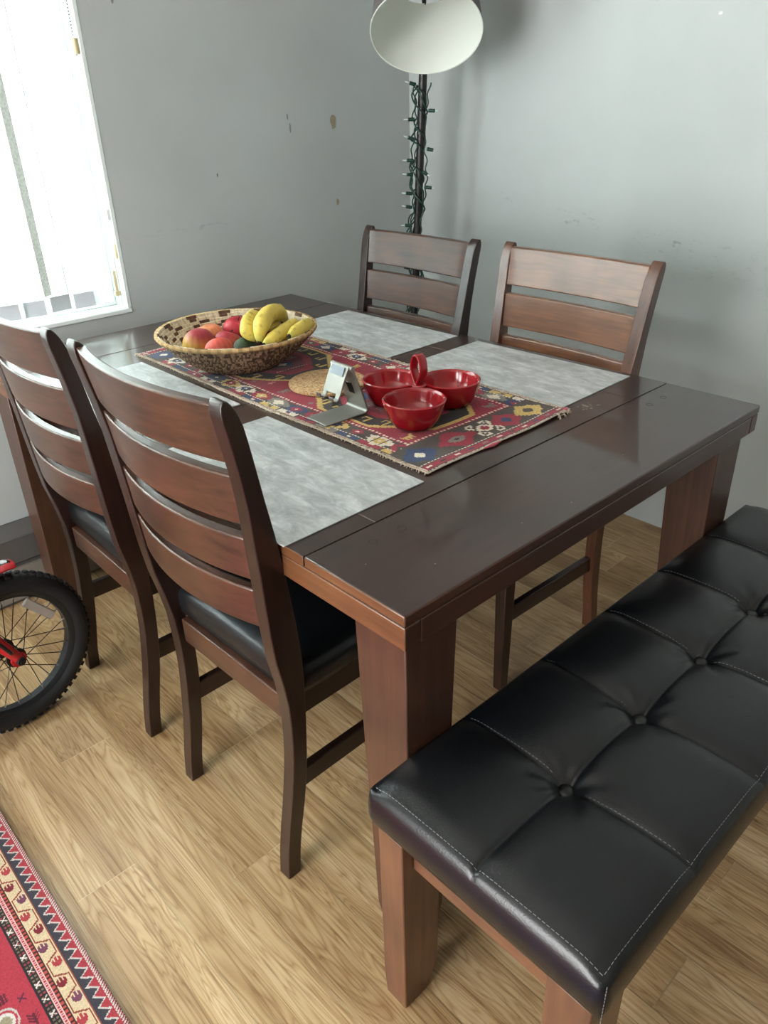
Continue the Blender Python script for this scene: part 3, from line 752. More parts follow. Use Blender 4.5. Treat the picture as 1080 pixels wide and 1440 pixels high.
def bench_leg(xo, yo, sx, sy):
    """outer corner (xo, yo); leg grows towards sx, sy"""
    bm = bmesh.new(); rings = []
    for (z, wx, wy) in ((0, .052, .044), (.05, .074, .053), (.06, .078, .055), (.24, .080, .056), (LB, .082, .058)):
        rings.append([bm.verts.new(p) for p in ((xo, yo, z), (xo+sx*wx, yo, z), (xo+sx*wx, yo+sy*wy, z), (xo, yo+sy*wy, z))])
    for A, B_ in zip(rings, rings[1:]):
        for k in range(4): bm.faces.new((A[k], A[(k+1) % 4], B_[(k+1) % 4], B_[k]))
    bm.faces.new(rings[0][::-1]); bm.faces.new(rings[-1])
    link('leg', bt(bm), M['bw_z'], be, bevel=.0022)
bench_leg(-.052, -.036, 1, 1) if 0 else None
for (xo, sx) in ((-.052, 1), (BX1-.004, -1)):
    bm = None
    # back leg: its near face is at y = -.036, front leg: its near face is at y = -.352
    for (yn, wy) in ((-.040, .050), (-.354, .064)):
        bm = bmesh.new(); rings = []
        for (z, wx, w_) in ((0, .050, wy*.9), (.05, .076, wy), (.055, .078, wy), (.24, .080, wy), (LB, .082, wy)):
            rings.append([bm.verts.new(p) for p in ((xo, yn, z), (xo+sx*wx, yn, z), (xo+sx*wx, yn+w_, z), (xo, yn+w_, z))])
        for A, B_ in zip(rings, rings[1:]):
            for k in range(4): bm.faces.new((A[k], A[(k+1) % 4], B_[(k+1) % 4], B_[k]))
        bm.faces.new(rings[0][::-1]); bm.faces.new(rings[-1])
        link('leg', bt(bm), M['bw_z'], be, bevel=.0022)
for x in (-.030, BX1-.046):
    bm = bmesh.new(); box(bm, x, x+.022, -.290, -.040, .338, LB); link('end_rail', bt(bm), M['bw_y'], be, bevel=.002)
for y in (-.335, -.018):
    bm = bmesh.new(); box(bm, .028, BX1-.084, y, y+.022, .338, LB); link('long_rail', bt(bm), M['bw_x'], be, bevel=.002)
bm = bmesh.new(); box(bm, BX0+.012, BX1-.012, BY0+.012, BY1-.006, LB, .4185); link('seat_board', bt(bm), M['bw_x'], be)

# ------------------------------------------------------------------ placemats
def mat_mesh(w, l):
    bm = bmesh.new(); box(bm, -w/2, w/2, -l/2, l/2, 0, .0022); return bm
mats = [((.1455, .4815), 'grey stone-look placemat at the near left of the table, behind the nearest chair'),
        ((.1475, 1.0465), 'grey stone-look placemat at the far left of the table, between chair backs and basket'),
        ((.873, .5200), 'grey stone-look placemat at the near right of the table, beside the red bowls'),
        ((.868, 1.0530), 'grey stone-look placemat at the far right of the table, beyond the basket')]
m0 = link('placemat', mat_mesh(.302, .458), M['mat'], bevel=.0005)
for k, ((x, y), lb) in enumerate(mats):
    o = m0 if k == 0 else m0.copy()
    if k: col.objects.link(o)
    o.location = (x, y, H+.0003); o.rotation_euler = (0, 0, R((.3, -.2, .9, .7)[k])); tag(o, lb, 'placemat', 'grey placemats on the dining table')

# ------------------------------------------------------------------ woven colour painting
def lin(r, g, b_): return np.array(hexc(r, g, b_)[:3])
class Paint:
    def __init__(s, A, B_, bg):
        s.A, s.B = np.meshgrid(A, B_, indexing='ij'); s.c = np.tile(np.array(bg), s.A.shape+(1,)).astype(float)
    def fill(s, mask, c_): s.c[mask] = c_
    def rect(s, a0, a1, b0, b1, c_): s.fill((s.A >= a0) & (s.A < a1) & (s.B >= b0) & (s.B < b1), c_)
    def diamond(s, a, b_, ra, rb, c_, step=.0):
        da, db = np.abs(s.A-a), np.abs(s.B-b_)
        if step: da = np.floor(da/step)*step; db = np.floor(db/step)*step
        s.fill(da/ra+db/rb < 1, c_)
    def stepped_hex(s, a, b_, ra, rb, cut, c_, step=.006):
        da, db = np.abs(s.A-a), np.floor(np.abs(s.B-b_)/step)*step
        s.fill((da < ra) & (db < rb) & (da/ra+db/rb < cut), c_)
    def bitmap(s, rows, a, b_, cell, cmap, flip=False, rot=False):
        h, w = len(rows), len(rows[0])
        if rot: rows = [''.join(rows[h-1-j][i] for j in range(h)) for i in range(w)]; h, w = w, h
        for j, row in enumerate(rows):
            for i, ch in enumerate(row[::-1] if flip else row):
                if ch in cmap: s.rect(a+(i-w/2)*cell, a+(i-w/2+1)*cell, b_+(h/2-1-j)*cell, b_+(h/2-j)*cell, cmap[ch])
RAM = ["..www....www..",
       ".w..w....w..w.",
       ".w.w......w.w.",
       ".ww..wwww..ww.",
       "..w.wwrrww.w..",
       "...wwrrrrww...",
       "...wwrrrrww...",
       "..w.wwrrww.w..",
       ".ww..wwww..ww.",
       ".w.w......w.w.",
       ".w..w....w..w.",
       "..www....www.."]
HOOK = ["wwwwwww.", "w.....w.", "w.www.w.", "w.w...w.", "w.wwwww.", "w.......", "wwwwwwww"]
# ---- runner
RX0, RX1, RY0, RY1 = .322, .738, .268, 1.345
nxr, nyr = 150, 380
A = np.linspace(0, RX1-RX0, nxr); B_ = np.linspace(0, RY1-RY0, nyr)
Ac, Bc = (A[:-1]+A[1:])/2, (B_[:-1]+B_[1:])/2
W_, L_ = A[-1], B_[-1]
red, dkred, navy, cream, yel, brown, gry, pink, black = lin(142, 20, 46), lin(108, 16, 34), lin(34, 52, 92), lin(214, 202, 184), lin(196, 164, 92), lin(66, 56, 50), lin(122, 114, 108), lin(206, 128, 128), lin(32, 26, 26)
P = Paint(Ac, Bc, brown)
P.rect(0, W_, 0, L_, brown)
# outer border motifs along both long sides and the two ends
side_seq = ['navy', 'red', 'cream', 'brown', 'yel', 'red', 'navy', 'gry', 'red', 'cream', 'yel', 'navy', 'red', 'brown', 'cream', 'red']
cmapc = dict(navy=navy, red=red, cream=cream, yel=yel, gry=gry, brown=brown)
INS, INE = .060, .108
for side in (0, 1):
    b_ = .012
    k = side*5
    while b_ < L_-.02:
        nm_ = side_seq[k % len(side_seq)]; h = .058
        a0, a1 = (.007, .021) if side == 0 else (W_-.021, W_-.007)
        P.rect(a0, a1, b_, b_+h, cmapc[side_seq[(k+3) % len(side_seq)]])
        P.rect(a0+.004, a1-.004, b_+.02, b_+.03, cmapc[side_seq[(k+6) % len(side_seq)]])
        ca = .041 if side == 0 else W_-.041
        P.diamond(ca, b_+h/2, .024, .034, cmapc[nm_], .004)
        P.diamond(ca, b_+h/2, .011, .016, cmapc[side_seq[(k+2) % len(side_seq)]], .003)
        P.diamond(ca, b_+h/2, .004, .006, cream)
        if nm_ in ('cream', 'yel'):
            for q in (-1, 1): P.rect(ca-.02, ca+.02, b_+h/2+q*.012-.002, b_+h/2+q*.012+.002, black)
        b_ += h+.006; k += 1
    # broken white line next to the small blocks
    la = .023 if side == 0 else W_-.024
    P.fill((np.abs(P.A-la) < .0012) & ((P.B*1000) % 9 < 6), cream)
for end in (0, 1):
    b0 = 0 if end == 0 else L_-INE
    P.rect(.0, W_, b0, b0+INE, brown)
    fy = lambda t: t if end == 0 else L_-t
    def er(a0, a1, t0, t1, c_): P.rect(a0, a1, min(fy(t0), fy(t1)), max(fy(t0), fy(t1)), c_)
    er(0, W_, .006, .022, red)
    for k in range(11): er(.01+k*.038, .024+k*.038, .010, .017, (cream, black, cream, navy, gry)[k % 5])
    P.fill((np.abs(P.B-fy(.026)) < .0013) & ((P.A*1000) % 9 < 6), cream)
    seq = [('d', navy, cream), ('r', red, gry), ('m', cream, red), ('d', red, navy), ('d', yel, brown)]
    a_ = .045
    for (ty, c1_, c2_) in seq:
        if ty == 'm': P.bitmap(RAM, a_+.03, fy(.066), .0052, {'w': cream, 'r': red}); a_ += .092
        elif ty == 'r':
            P.diamond(a_+.03, fy(.066), .044, .036, c1_, .006); P.diamond(a_+.03, fy(.066), .020, .012, c2_, .004); P.diamond(a_+.03, fy(.066), .008, .005, black); a_ += .078
        else:
            P.diamond(a_, fy(.064), .036, .034, c1_, .005); P.diamond(a_, fy(.064), .011, .011, c2_, .003); a_ += .072
# dotted white rectangle
fa0, fa1, fb0, fb1 = INS, W_-INS, INE, L_-INE
P.rect(fa0, fa1, fb0, fb1, red)
def dots(mask_line, coord): P.fill(mask_line & ((coord*1000) % 10 < 5.5), cream)
for la in (fa0+.005, fa1-.005): dots((np.abs(P.A-la) < .0026) & (P.B > fb0) & (P.B < fb1), P.B)
for lb in (fb0+.005, fb1-.005): dots((np.abs(P.B-lb) < .0026) & (P.A > fa0) & (P.A < fa1), P.A)
rr = random.Random(11)
for k in range(60):   # small scattered grey and pink crosses
    a_, b_ = rr.uniform(fa0+.02, fa1-.02), rr.uniform(fb0+.02, fb1-.02); c_ = rr.choice([gry, pink, dkred, gry])
    P.rect(a_-.007, a_+.007, b_-.002, b_+.002, c_); P.rect(a_-.002, a_+.002, b_-.007, b_+.007, c_)
# two stepped hexagon medallions
for cb in (fb0+.205, fb1-.205):
    ca = W_/2
    P.stepped_hex(ca, cb, .135, .185, 1.42, yel); P.stepped_hex(ca, cb, .126, .174, 1.40, black)
    # hooked yellow keys round the inside
    for q in range(-3, 4):
        for s_ in (-1, 1):
            bb = cb+q*.046; lim = min(.122, .135*(1.40-abs(q*.046)/.185)-.012)
            if lim > .03:
                P.rect(ca+min(s_*lim, s_*(lim-.026)), ca+max(s_*lim, s_*(lim-.026)), bb-.003, bb+.004, yel)
                P.rect(ca+min(s_*(lim-.026), s_*(lim-.021)), ca+max(s_*(lim-.026), s_*(lim-.021)), bb-.003, bb+.018, yel)
                P.rect(ca+min(s_*(lim-.026), s_*(lim-.012)), ca+max(s_*(lim-.026), s_*(lim-.012)), bb+.014, bb+.018, yel)
    P.stepped_hex(ca, cb, .088, .135, 1.38, red); P.stepped_hex(ca, cb, .07, .11, 1.36, dkred)
    for q in (-1, 1):
        P.diamond(ca, cb+q*.055, .03, .03, navy, .006); P.diamond(ca, cb+q*.055, .012, .012, cream, .004)
        for s_ in (-1, 1): P.bitmap(HOOK, ca+s_*.045, cb+q*.02, .0035, {'w': gry}, flip=s_ < 0)
        P.fill((np.abs(P.A-ca) < .05) & (np.abs(P.B-cb-q*.1) < .0014) & ((P.A*1000) % 8 < 4), cream)
# yellow and grey animals between medallions
for (a_, b_, c_) in ((fa0+.035, L_/2, gry), (fa1-.035, L_/2+.02, yel), (W_/2, L_/2, cream), (fa0+.03, fb0+.03, yel), (fa1-.03, fb0+.03, gry), (fa0+.03, fb1-.03, pink), (fa1-.035, fb1-.03, yel)):
    P.bitmap(["w....ww", "wwwwww.", ".wwwww.", ".w.w.w.", ".w.w.w."], a_, b_, .0045, {'w': c_})
# edges: pale overcast binding
nz_ = np.random.RandomState(5).rand(*P.A.shape)
em = (P.A < .006) | (P.A > W_-.006) | (P.B < .004) | (P.B > L_-.006)
P.fill(em, cream*.9); P.fill(em & (nz_ < .22), pink*.8); P.fill(em & (nz_ > .85), brown)
ro = np.random.RandomState(8); P.c *= (.85+.3*ro.rand(*P.A.shape))[..., None]
Xw = RX0+A; Yw = RY0+B_
AA, BB = np.meshgrid(A, B_, indexing='ij')
Zw = .0048+.0007*np.sin(AA*38)*np.cos(BB*21)+.0006*np.sin(BB*64+AA*12)
# near edge lifts a touch
Zw += .004*np.exp(-(BB/.03)**2)*np.clip((AA-.15)/.25, 0, 1)+.0015*np.exp(-(BB/.02)**2)
rn = grid('table_runner', Xw-RX0, Yw-RY0, Zw, P.c, M['runner'], thick=.0035)
# the woven edge wanders a little
for v_ in rn.data.vertices:
    x, y = v_.co.x, v_.co.y
    v_.co.x = x+.0025*math.sin(y*9)+.004*(1-y/L_)*(x/W_)-.003*(1-x/W_)*math.sin(y*3); v_.co.y = y+.002*math.sin(x*17)-.004*(x/W_)
rn.location = (RX0, RY0, H)
tag(rn, 'red kilim table runner with navy, cream and yellow geometric motifs along the table', 'table runner')
bm = bmesh.new(); rr = random.Random(21)   # frayed yarn along the long sides and the near corner
b_ = 0
while b_ < L_:
    for side in (0, 1):
        x0 = .0025*math.sin(b_*9) if side == 0 else W_+.0025*math.sin(b_*9)+.004*(1-b_/L_); s_ = -1 if side == 0 else 1
        if rr.random() < .9:
            q = rr.uniform(.003, .009); dy = rr.uniform(-.006, .006)
            tube(bm, [(x0-s_*.003, b_, .0058), (x0+s_*q*.5, b_+dy*.5, .0066), (x0+s_*q, b_+dy, .0022)], [.0009, .0009, .0005], 4)
    b_ += .0042
for k in range(16):
    x0 = W_+.004-rr.uniform(0, .05); q = rr.uniform(.006, .018); tube(bm, [(x0, .001, .010), (x0+rr.uniform(-.006, .006), -q*.5, .008), (x0+rr.uniform(-.01, .01), -q, .003)], .0007, 4)
tag(link('fringe', bm, M['fringe'], rn), kind='stuff')
bm = bmesh.new(); tube(bm, [(W_-.02, .004, .006), (W_-.006, -.001, .0075), (W_+.004, .004, .0065), (W_+.007, .012, .005)], [.002, .0042, .0042, .002], 8)
tube(bm, [(.150, -.0, .004), (.175, -.003, .0045), (.20, -.001, .004)], [.001, .004, .001], 8)
link('hem_tuft', bm, simple('pink hem yarn', hexc(196, 96, 110), .9), rn, smooth=True)

# ---- floor rug
GX0, GX1, GY0, GY1 = -1.75, -.398, -1.0, .955
xs_ = np.concatenate([np.linspace(GX1, GX1-.32, 162), np.linspace(GX1-.32, GX0, 60)[1:]])[::-1]
ys_ = np.concatenate([np.linspace(GY0, .18, 60)[:-1], np.linspace(.18, GY1, 388)])
Xc, Yc = (xs_[:-1]+xs_[1:])/2, (ys_[:-1]+ys_[1:])/2
T_ = GX1-Xc
P = Paint(T_, Yc, lin(170, 36, 52))
t, yy = P.A, P.B
rr2, slate, crm, rust, blk, wht, oran, blu = lin(176, 40, 56), lin(62, 62, 72), lin(214, 190, 150), lin(150, 62, 44), lin(44, 42, 46), lin(222, 214, 206), lin(206, 72, 58), lin(76, 74, 168)
# 1 braid
P.fill(t < .007, rr2*.8); P.fill((t < .007) & ((yy*1000+t*700) % 6 < 3), wht*.9)
# 2 zigzag: red outside, slate inside, pale zigzag line between
per_ = .0235; ph = ((yy/per_) % 1); zz = .011+.016*np.where(ph < .62, ph/.62, (1-ph)/.38)
band = (t >= .007) & (t < .033)
P.fill(band & (t < zz), rr2); P.fill(band & (t >= zz), slate); P.fill(band & (np.abs(t-zz) < .0022), wht*.85)
P.fill((t >= .033) & (t < .0355), rust)
# 3 cream border with vine and tulips
cb = (t >= .0355) & (t < .064); P.fill(cb, crm)
vp = .084; vine = .0498+.0105*np.clip(2.2*np.sin(2*PI*yy/vp), -1, 1)
P.fill(cb & (np.abs(t-vine) < .0012+.0022*(np.abs(np.sin(2*PI*yy/vp)) < .45)), rust*.9)
k = 0; y0 = GY0
while y0 < GY1:
    for q in (0, 1):
        yc_ = y0+vp*(.25+.5*q); tc_ = .0498+(-.0045 if q == 0 else .0045)
        cc = (lin(130, 26, 40), lin(176, 44, 56), lin(120, 60, 90))[k % 3]
        d_ = ((t-tc_)/.0085)**2+((yy-yc_)/.0105)**2
        P.fill(cb & (d_ < 1), cc); P.fill(cb & (d_ < 1) & (np.abs(np.abs(t-tc_)-.0032) < .0009) & (yy > yc_+.001), crm); k += 1
    y0 += vp
# 4 dark band of red checks, 5 pink pin-stripes, 6 black band with stars
b4 = (t >= .064) & (t < .0725); P.fill(b4, lin(70, 36, 36)); P.fill(b4 & (np.abs(t-.0682) < .0025) & ((yy*1000) % 9 < 5), oran*.8)
b5 = (t >= .0725) & (t < .0795); P.fill(b5, rr2); P.fill(b5 & (((t*1000) % 3 < 1.2) | ((yy*1000) % 5 < 1.6)), lin(226, 170, 168))
b6 = (t >= .0795) & (t < .095); P.fill(b6, blk)
core = b6 & (np.abs(t-.0872) < .0052)
P.fill(core & ((yy*1000) % 8 < 5) & (np.abs(t-.0872) > .0012), lin(120, 104, 78)); P.fill(core & ((yy*1000) % 24 < 5) & (np.abs(t-.0872) > .0012), lin(160, 52, 56))
u_ = (yy*1000+3) % 33; P.fill(core & (u_ < 11) & (np.abs(np.abs((t-.0872)*1000)-np.abs(u_-5.5)) < 1.5), wht)
# 7 field: motifs
fm = t >= .095
P.fill(fm, lin(178, 36, 58)); P.fill(fm & (yy < .33-(t-.1)*.9), lin(196, 62, 58))
P.fill(fm & (np.abs(yy-(.335-(t-.1)*.9)-.006*np.sign(np.sin(t*400))) < .0022), wht*.8)
P.fill(fm & (yy < .27) & (t-.095 < (.27-yy)*.6), blu)
rr = random.Random(4)
for k in range(70):
    tc_, yc_ = rr.uniform(.11, .34), rr.uniform(.15, .93); ty = rr.choice(['x', 'sq', 'tree', 'dot', 'dot'])
    cc = rr.choice([wht, lin(96, 26, 44), lin(92, 34, 60), wht*.85])
    if ty == 'sq':
        P.fill(fm & (np.abs(t-tc_) < .009) & (np.abs(yy-yc_) < .010) & ((((t*1000) % 5 < 3)) | ((yy*1000) % 5 < 2)), lin(96, 26, 44))
    elif ty == 'tree':
        P.fill(fm & (np.abs(t-tc_) < .0016) & (np.abs(yy-yc_) < .012), cc)
        for q in (-1, 0, 1): P.fill(fm & (np.abs(yy-yc_-q*.006-np.abs(t-tc_)) < .0016) & (np.abs(t-tc_) < .009), cc)
    elif ty == 'x': P.fill(fm & (np.abs(np.abs(t-tc_)-np.abs(yy-yc_)) < .0018) & (np.abs(t-tc_) < .006), cc)
    else: P.fill(fm & ((t-tc_)**2+(yy-yc_)**2 < .003**2), cc)
for (tc_, yc_) in ((.150, .405), (.21, .52), (.17, .27)):
    d_ = np.sqrt((t-tc_)**2+((yy-yc_)*.8)**2); P.fill(fm & (d_ < .015), wht*.9); P.fill(fm & (d_ < .010), lin(150, 140, 110)); P.fill(fm & (np.abs(d_-.020) < .0016), wht*.7)
P.fill((P.B > GY1-.012), rr2*.8)
lum_ = P.c.mean(-1, keepdims=True); P.c = (P.c*.86+lum_*.14)*.88
P.c *= (.86+.28*np.random.RandomState(2).rand(*P.A.shape))[..., None]
rg = grid('area_rug', xs_-GX1, ys_-GY0, np.full((len(xs_), len(ys_)), .0065), P.c, M['rug'], thick=.0062)
rg.location = (GX1, GY0, 0.0002)
tag(rg, 'red patterned oriental rug with a cream tulip border in the bottom left corner', 'rug')

# ------------------------------------------------------------------ basket
KC = (.462, 1.060); KZ = H+.0062
def bowl_prof(n=13):
    """outer radius/height for each coil from centre to rim"""
    pts = []
    for k in range(n+1):
        u = k/n; r_ = .098+(.190-.098)*u; z = .008+.078*(u**1.25); pts.append((r_, z))
    return pts
bm = bmesh.new(); nseg = 260; meta = {}
coils = [(.010+.0068*k, .006) for k in range(13)]+bowl_prof(14)[1:]
rings = []
prof = []; ncoil = len(coils)
for k, (r_, z) in enumerate(coils):
    prof += [(max(r_-.0034, .001), z+.0012, k, 0), (max(r_-.0020, .002), z+.0046, k, 0), (r_, z+.0060, k, 0), (r_+.0018, z+.0048, k, 0)]
r_, z = coils[-1]; prof += [(r_+.0085, z+.006, ncoil, 0), (r_+.0095, z+.0005, ncoil, 0), (r_+.006, z-.005, ncoil, 1)]
for k in range(ncoil-1, 11, -1):
    r_, z = coils[k]; prof += [(r_+.0050, z-.001, k, 1), (r_+.0048, z-.0045, k, 1), (r_+.0026, z-.0060, k, 1)]
prof += [(.085, .0004, 9, 1), (.02, .0004, 0, 1)]
for (r_, z, k, s_) in prof:
    rings.append([bm.verts.new((r_*math.cos(2*PI*q/nseg), r_*math.sin(2*PI*q/nseg), z)) for q in range(nseg)])
fl_ = []
for i in range(len(rings)-1):
    for q in range(nseg):
        f = bm.faces.new((rings[i][q], rings[i][(q+1) % nseg], rings[i+1][(q+1) % nseg], rings[i+1][q])); fl_.append((prof[i+1][2], q, prof[i+1][3]))
bm.faces.new(rings[-1][::-1]); fl_.append((0, 0, 1)); bm.faces.new(rings[0]); fl_.append((0, 0, 0))
bk = link('woven_basket', bm, M['basket'], smooth='all', loc=(KC[0], KC[1], KZ))
tanc, brc, dkb, rimc = lin(208, 192, 164), lin(100, 72, 56), lin(84, 62, 44), lin(190, 158, 112)
def bcol(p):
    k, q, s_ = fl_[p.index]
    h = random.Random(k*1000+q).random()
    if k >= ncoil: return rimc*(.7 if (q % 5 < 2) else 1.0)*(.9+.2*h)
    if s_: return (lin(148, 124, 100) if random.Random(k*77+q).random() < .5 else lin(88, 70, 56))*(.6+.6*h)
    on = ((q//5+k*2) % 4 == 0) if k % 2 else ((q//7+k) % 3 == 0)
    return (brc if on else tanc)*(.8+.3*h)*(.8 if q % 5 == 3 else 1)
fcol(bk, bcol)
tag(bk, 'round coiled straw basket with brown checks holding fruit on the runner', 'basket')
bk.rotation_euler = (0, 0, .4)

# ------------------------------------------------------------------ fruit (rest inside the basket)
def fruit(name, loc, rad, sq, c1_, c2_, axis, label, cat, dimple=.18, tilt=(0, 0, 0), stem=True, blend=.5, fleck=None, group='round fruit in the basket'):
    bm = bmesh.new(); n, m_ = 32, 20; prof = []
    for i in range(m_+1):
        a_ = PI*i/m_; r_ = math.sin(a_); z = math.cos(a_)*sq
        z -= dimple*math.exp(-(r_/.28)**2)*(1 if i < m_/2 else -.6)
        prof.append((r_*rad*(1+.04*math.cos(a_)), z*rad))
    lathe(bm, prof, n)
    o = link(name, bm, M['fruitskin'], smooth='all', loc=loc, rot=tilt)
    ax = Vector(axis).normalized(); rr = random.Random(sum(map(ord, label)))
    def cf(co):
        d_ = co.normalized().dot(ax) if co.length else 0
        k_ = min(1, max(0, (d_-blend+1)/1.0*.9)); k_ = k_*k_*(3-2*k_)
        c_ = c1_*(1-k_)+c2_*k_
        a_ = math.atan2(co.y, co.x); c_ = c_*(1+.10*math.sin(a_*17)+.06*rr.random())
        return c_
    vcol(o, cf)
    if stem:
        bm = bmesh.new(); tube(bm, [(0, 0, rad*(sq-dimple)-.002), (.001, .001, rad*sq-.001), (.003, .002, rad*sq+.004)], [.0015, .0013, .0018], 6); link('stem', bm, M['stem'], o, smooth=True)
    return tag(o, label, cat, group)
M['stem'] = simple('brown stem', hexc(74, 56, 36), .8)
FZ = KZ+.012
rd, yl, pk, org_ = lin(168, 60, 70), lin(206, 172, 84), lin(196, 104, 92), lin(196, 122, 84)
fruit('mango', (.374, 1.098, FZ+.048), .041, 1.0, yl, rd*.85, (.35, .1, 1), 'large mango, purplish red above and yellow below, at the left of the basket', 'mango', dimple=.02, tilt=(R(8), R(12), 0), stem=False, blend=.75)
bpy.data.objects['mango'].scale = (.95, 1.24, .93); bpy.data.objects['mango'].rotation_euler = (0, 0, R(-48))
fruit('apple', (.375, 1.008, FZ+.050), .035, .88, pk, lin(204, 84, 72), (0, 0, 1), 'orange-pink apple at the front rim, between mango and avocado', 'apple', tilt=(R(-30), 0, 0))
fruit('peach', (.452, 1.170, FZ+.038), .036, .92, org_, lin(216, 128, 92), (1, 0, 0), 'dull orange peach at the back, behind the mango', 'peach', dimple=.12, stem=False)
fruit('apple', (.442, 1.075, FZ+.038), .037, .9, lin(200, 110, 92), rd, (-.6, .3, .4), 'streaky red and orange apple in the middle of the basket, left of the bananas', 'apple', tilt=(0, R(25), 0))
fruit('apple', (.527, 1.160, FZ+.042), .038, .9, rd, lin(176, 52, 64), (0, 0, 1), 'bright pinkish red apple at the back, under the left banana', 'apple', tilt=(R(20), 0, 0))
fruit('apple', (.547, 1.075, FZ+.035), .036, .9, lin(150, 40, 44), lin(120, 34, 40), (0, 0, 1), 'dark red apple in the shade under the arching banana', 'apple', tilt=(R(20), 0, 0))
# avocado
bm = bmesh.new(); prof = []
for i in range(21):
    a_ = PI*i/20; prof.append((math.sin(a_)*.031*(1-.26*math.cos(a_)), math.cos(a_)*.046))
lathe(bm, prof, 28)
av = link('avocado', bm, simple('dark green avocado skin', hexc(46, 68, 42), .5, bump=.6, bscale=130., var=.35), smooth='all', loc=(.438, .998, FZ+.036), rot=(R(88), 0, R(-52)))
tag(av, 'dark green avocado at the front of the basket, left of the bananas', 'avocado')
bm = bmesh.new(); tube(bm, [(0, 0, .044), (0, 0, .050)], .003, 8); link('stem', bm, M['stem'], av)

def banana(pts, rad, label, tipdir=1):
    """pts: control polyline (world); body, stem, tip"""
    # catmull-rom
    P_ = [Vector(p) for p in pts]; P_ = [P_[0]*2-P_[1]]+P_+[P_[-1]*2-P_[-2]]; C_ = []
    for i in range(1, len(P_)-2):
        for k in range(8):
            t_ = k/8; a_, b_, c_, d_ = P_[i-1:i+3]
            C_.append(.5*((2*b_)+(-a_+c_)*t_+(2*a_-5*b_+4*c_-d_)*t_*t_+(-a_+3*b_-3*c_+d_)*t_**3))
    C_.append(P_[-2]); n = len(C_); org = C_[n//2].copy(); C_ = [p-org for p in C_]
    bm = bmesh.new(); rings = []; up = Vector((0, 0, 1)); m_ = 15
    for i, p in enumerate(C_):
        t_ = (C_[min(i+1, n-1)]-C_[max(i-1, 0)]).normalized(); a_ = t_.cross(up).normalized(); b_ = a_.cross(t_).normalized(); up = b_
        u = i/(n-1); r_ = rad*min(1, .34+1.9*u**.8)*min(1, .30+2.1*(1-u)**.8)
        rings.append([bm.verts.new(p+(a_*math.cos(2*PI*k/m_)+b_*math.sin(2*PI*k/m_))*r_*(1+.055*math.cos(5*2*PI*k/m_))) for k in range(m_)])
    for A_, B2 in zip(rings, rings[1:]):
        for k in range(m_): bm.faces.new((A_[k], A_[(k+1) % m_], B2[(k+1) % m_], B2[k]))
    bm.faces.new(rings[0][::-1]); bm.faces.new(rings[-1])
    o = link('banana', bm, M['banana'], smooth='all', loc=org); rr = random.Random(hash(len(label)))
    yl_, gr_, bs_ = lin(214, 190, 92), lin(172, 174, 88), lin(120, 84, 44); nv = n*m_
    me = o.data; at = me.color_attributes.new('Col', 'FLOAT_COLOR', 'CORNER')
    spot = {(rr.randint(3, n-4), rr.randint(0, m_-1)) for _ in range(26)}
    for l in me.loops:
        vi = l.vertex_index; u = (vi//m_)/(n-1); e = max(0, 1-min(u, 1-u)*7); c_ = yl_*(1-e*.7)+gr_*e*.7
        if (vi//m_, vi % m_) in spot: c_ = c_*.55+bs_*.35
        at.data[l.index].color = (*c_, 1)
    d0 = (C_[0]-C_[1]).normalized(); d1 = (C_[-1]-C_[-2]).normalized()
    bm = bmesh.new(); tube(bm, [C_[0]-d0*.002, C_[0]+d0*.005], [rad*.33, rad*.22], 8); link('blossom_tip', bm, M['slot'], o, smooth=True)
    bm = bmesh.new(); tube(bm, [C_[-1]-d1*.003, C_[-1]+d1*.010], [rad*.36, rad*.28], 8); link('stem', bm, M['stem'], o, smooth=True)
    return tag(o, label, 'banana', 'bananas in the basket')
banana([(.4525, .962, .846), (.4461, .985, .8601), (.4653, 1.012, .8762), (.5057, 1.045, .878), (.545, 1.085, .868)], .0175, 'left upright banana, partly behind the big arching one')
banana([(.4459, .940, .8461), (.4581, .950, .8707), (.4869, .970, .8870), (.530, 1.000, .8912), (.583, 1.040, .872), (.620, 1.070, .842)], .0205, 'big arching banana on top of the fruit, freckled yellow')
banana([(.440, .912, .8464), (.471, .918, .8521), (.516, .940, .8556), (.5652, .965, .8570), (.600, .990, .852)], .0180, 'straight yellow banana lying along the front rim, between the arch and the end banana')
banana([(.4963, .888, .8592), (.5269, .900, .8604), (.5603, .918, .8614), (.594, .945, .856), (.612, .975, .846)], .0180, 'rightmost banana with dark tip resting on the right rim')
banana([(.520, 1.015, .850), (.560, 1.045, .852), (.596, 1.085, .850), (.610, 1.13, .842)], .0170, 'greenish shaded banana at the back under the arching one')
# ------------------------------------------------------------------ cork trivet
bm = bmesh.new(); lathe(bm, [(0, .009), (.086, .009), (.0895, .0075), (.0905, .0045), (.0895, .001), (0, 0)], 64)
tag(link('cork_trivet', bm, M['cork'], smooth=True, loc=(.507, .768, H+.0064)), 'round cork trivet lying on the runner behind the phone stand', 'trivet')

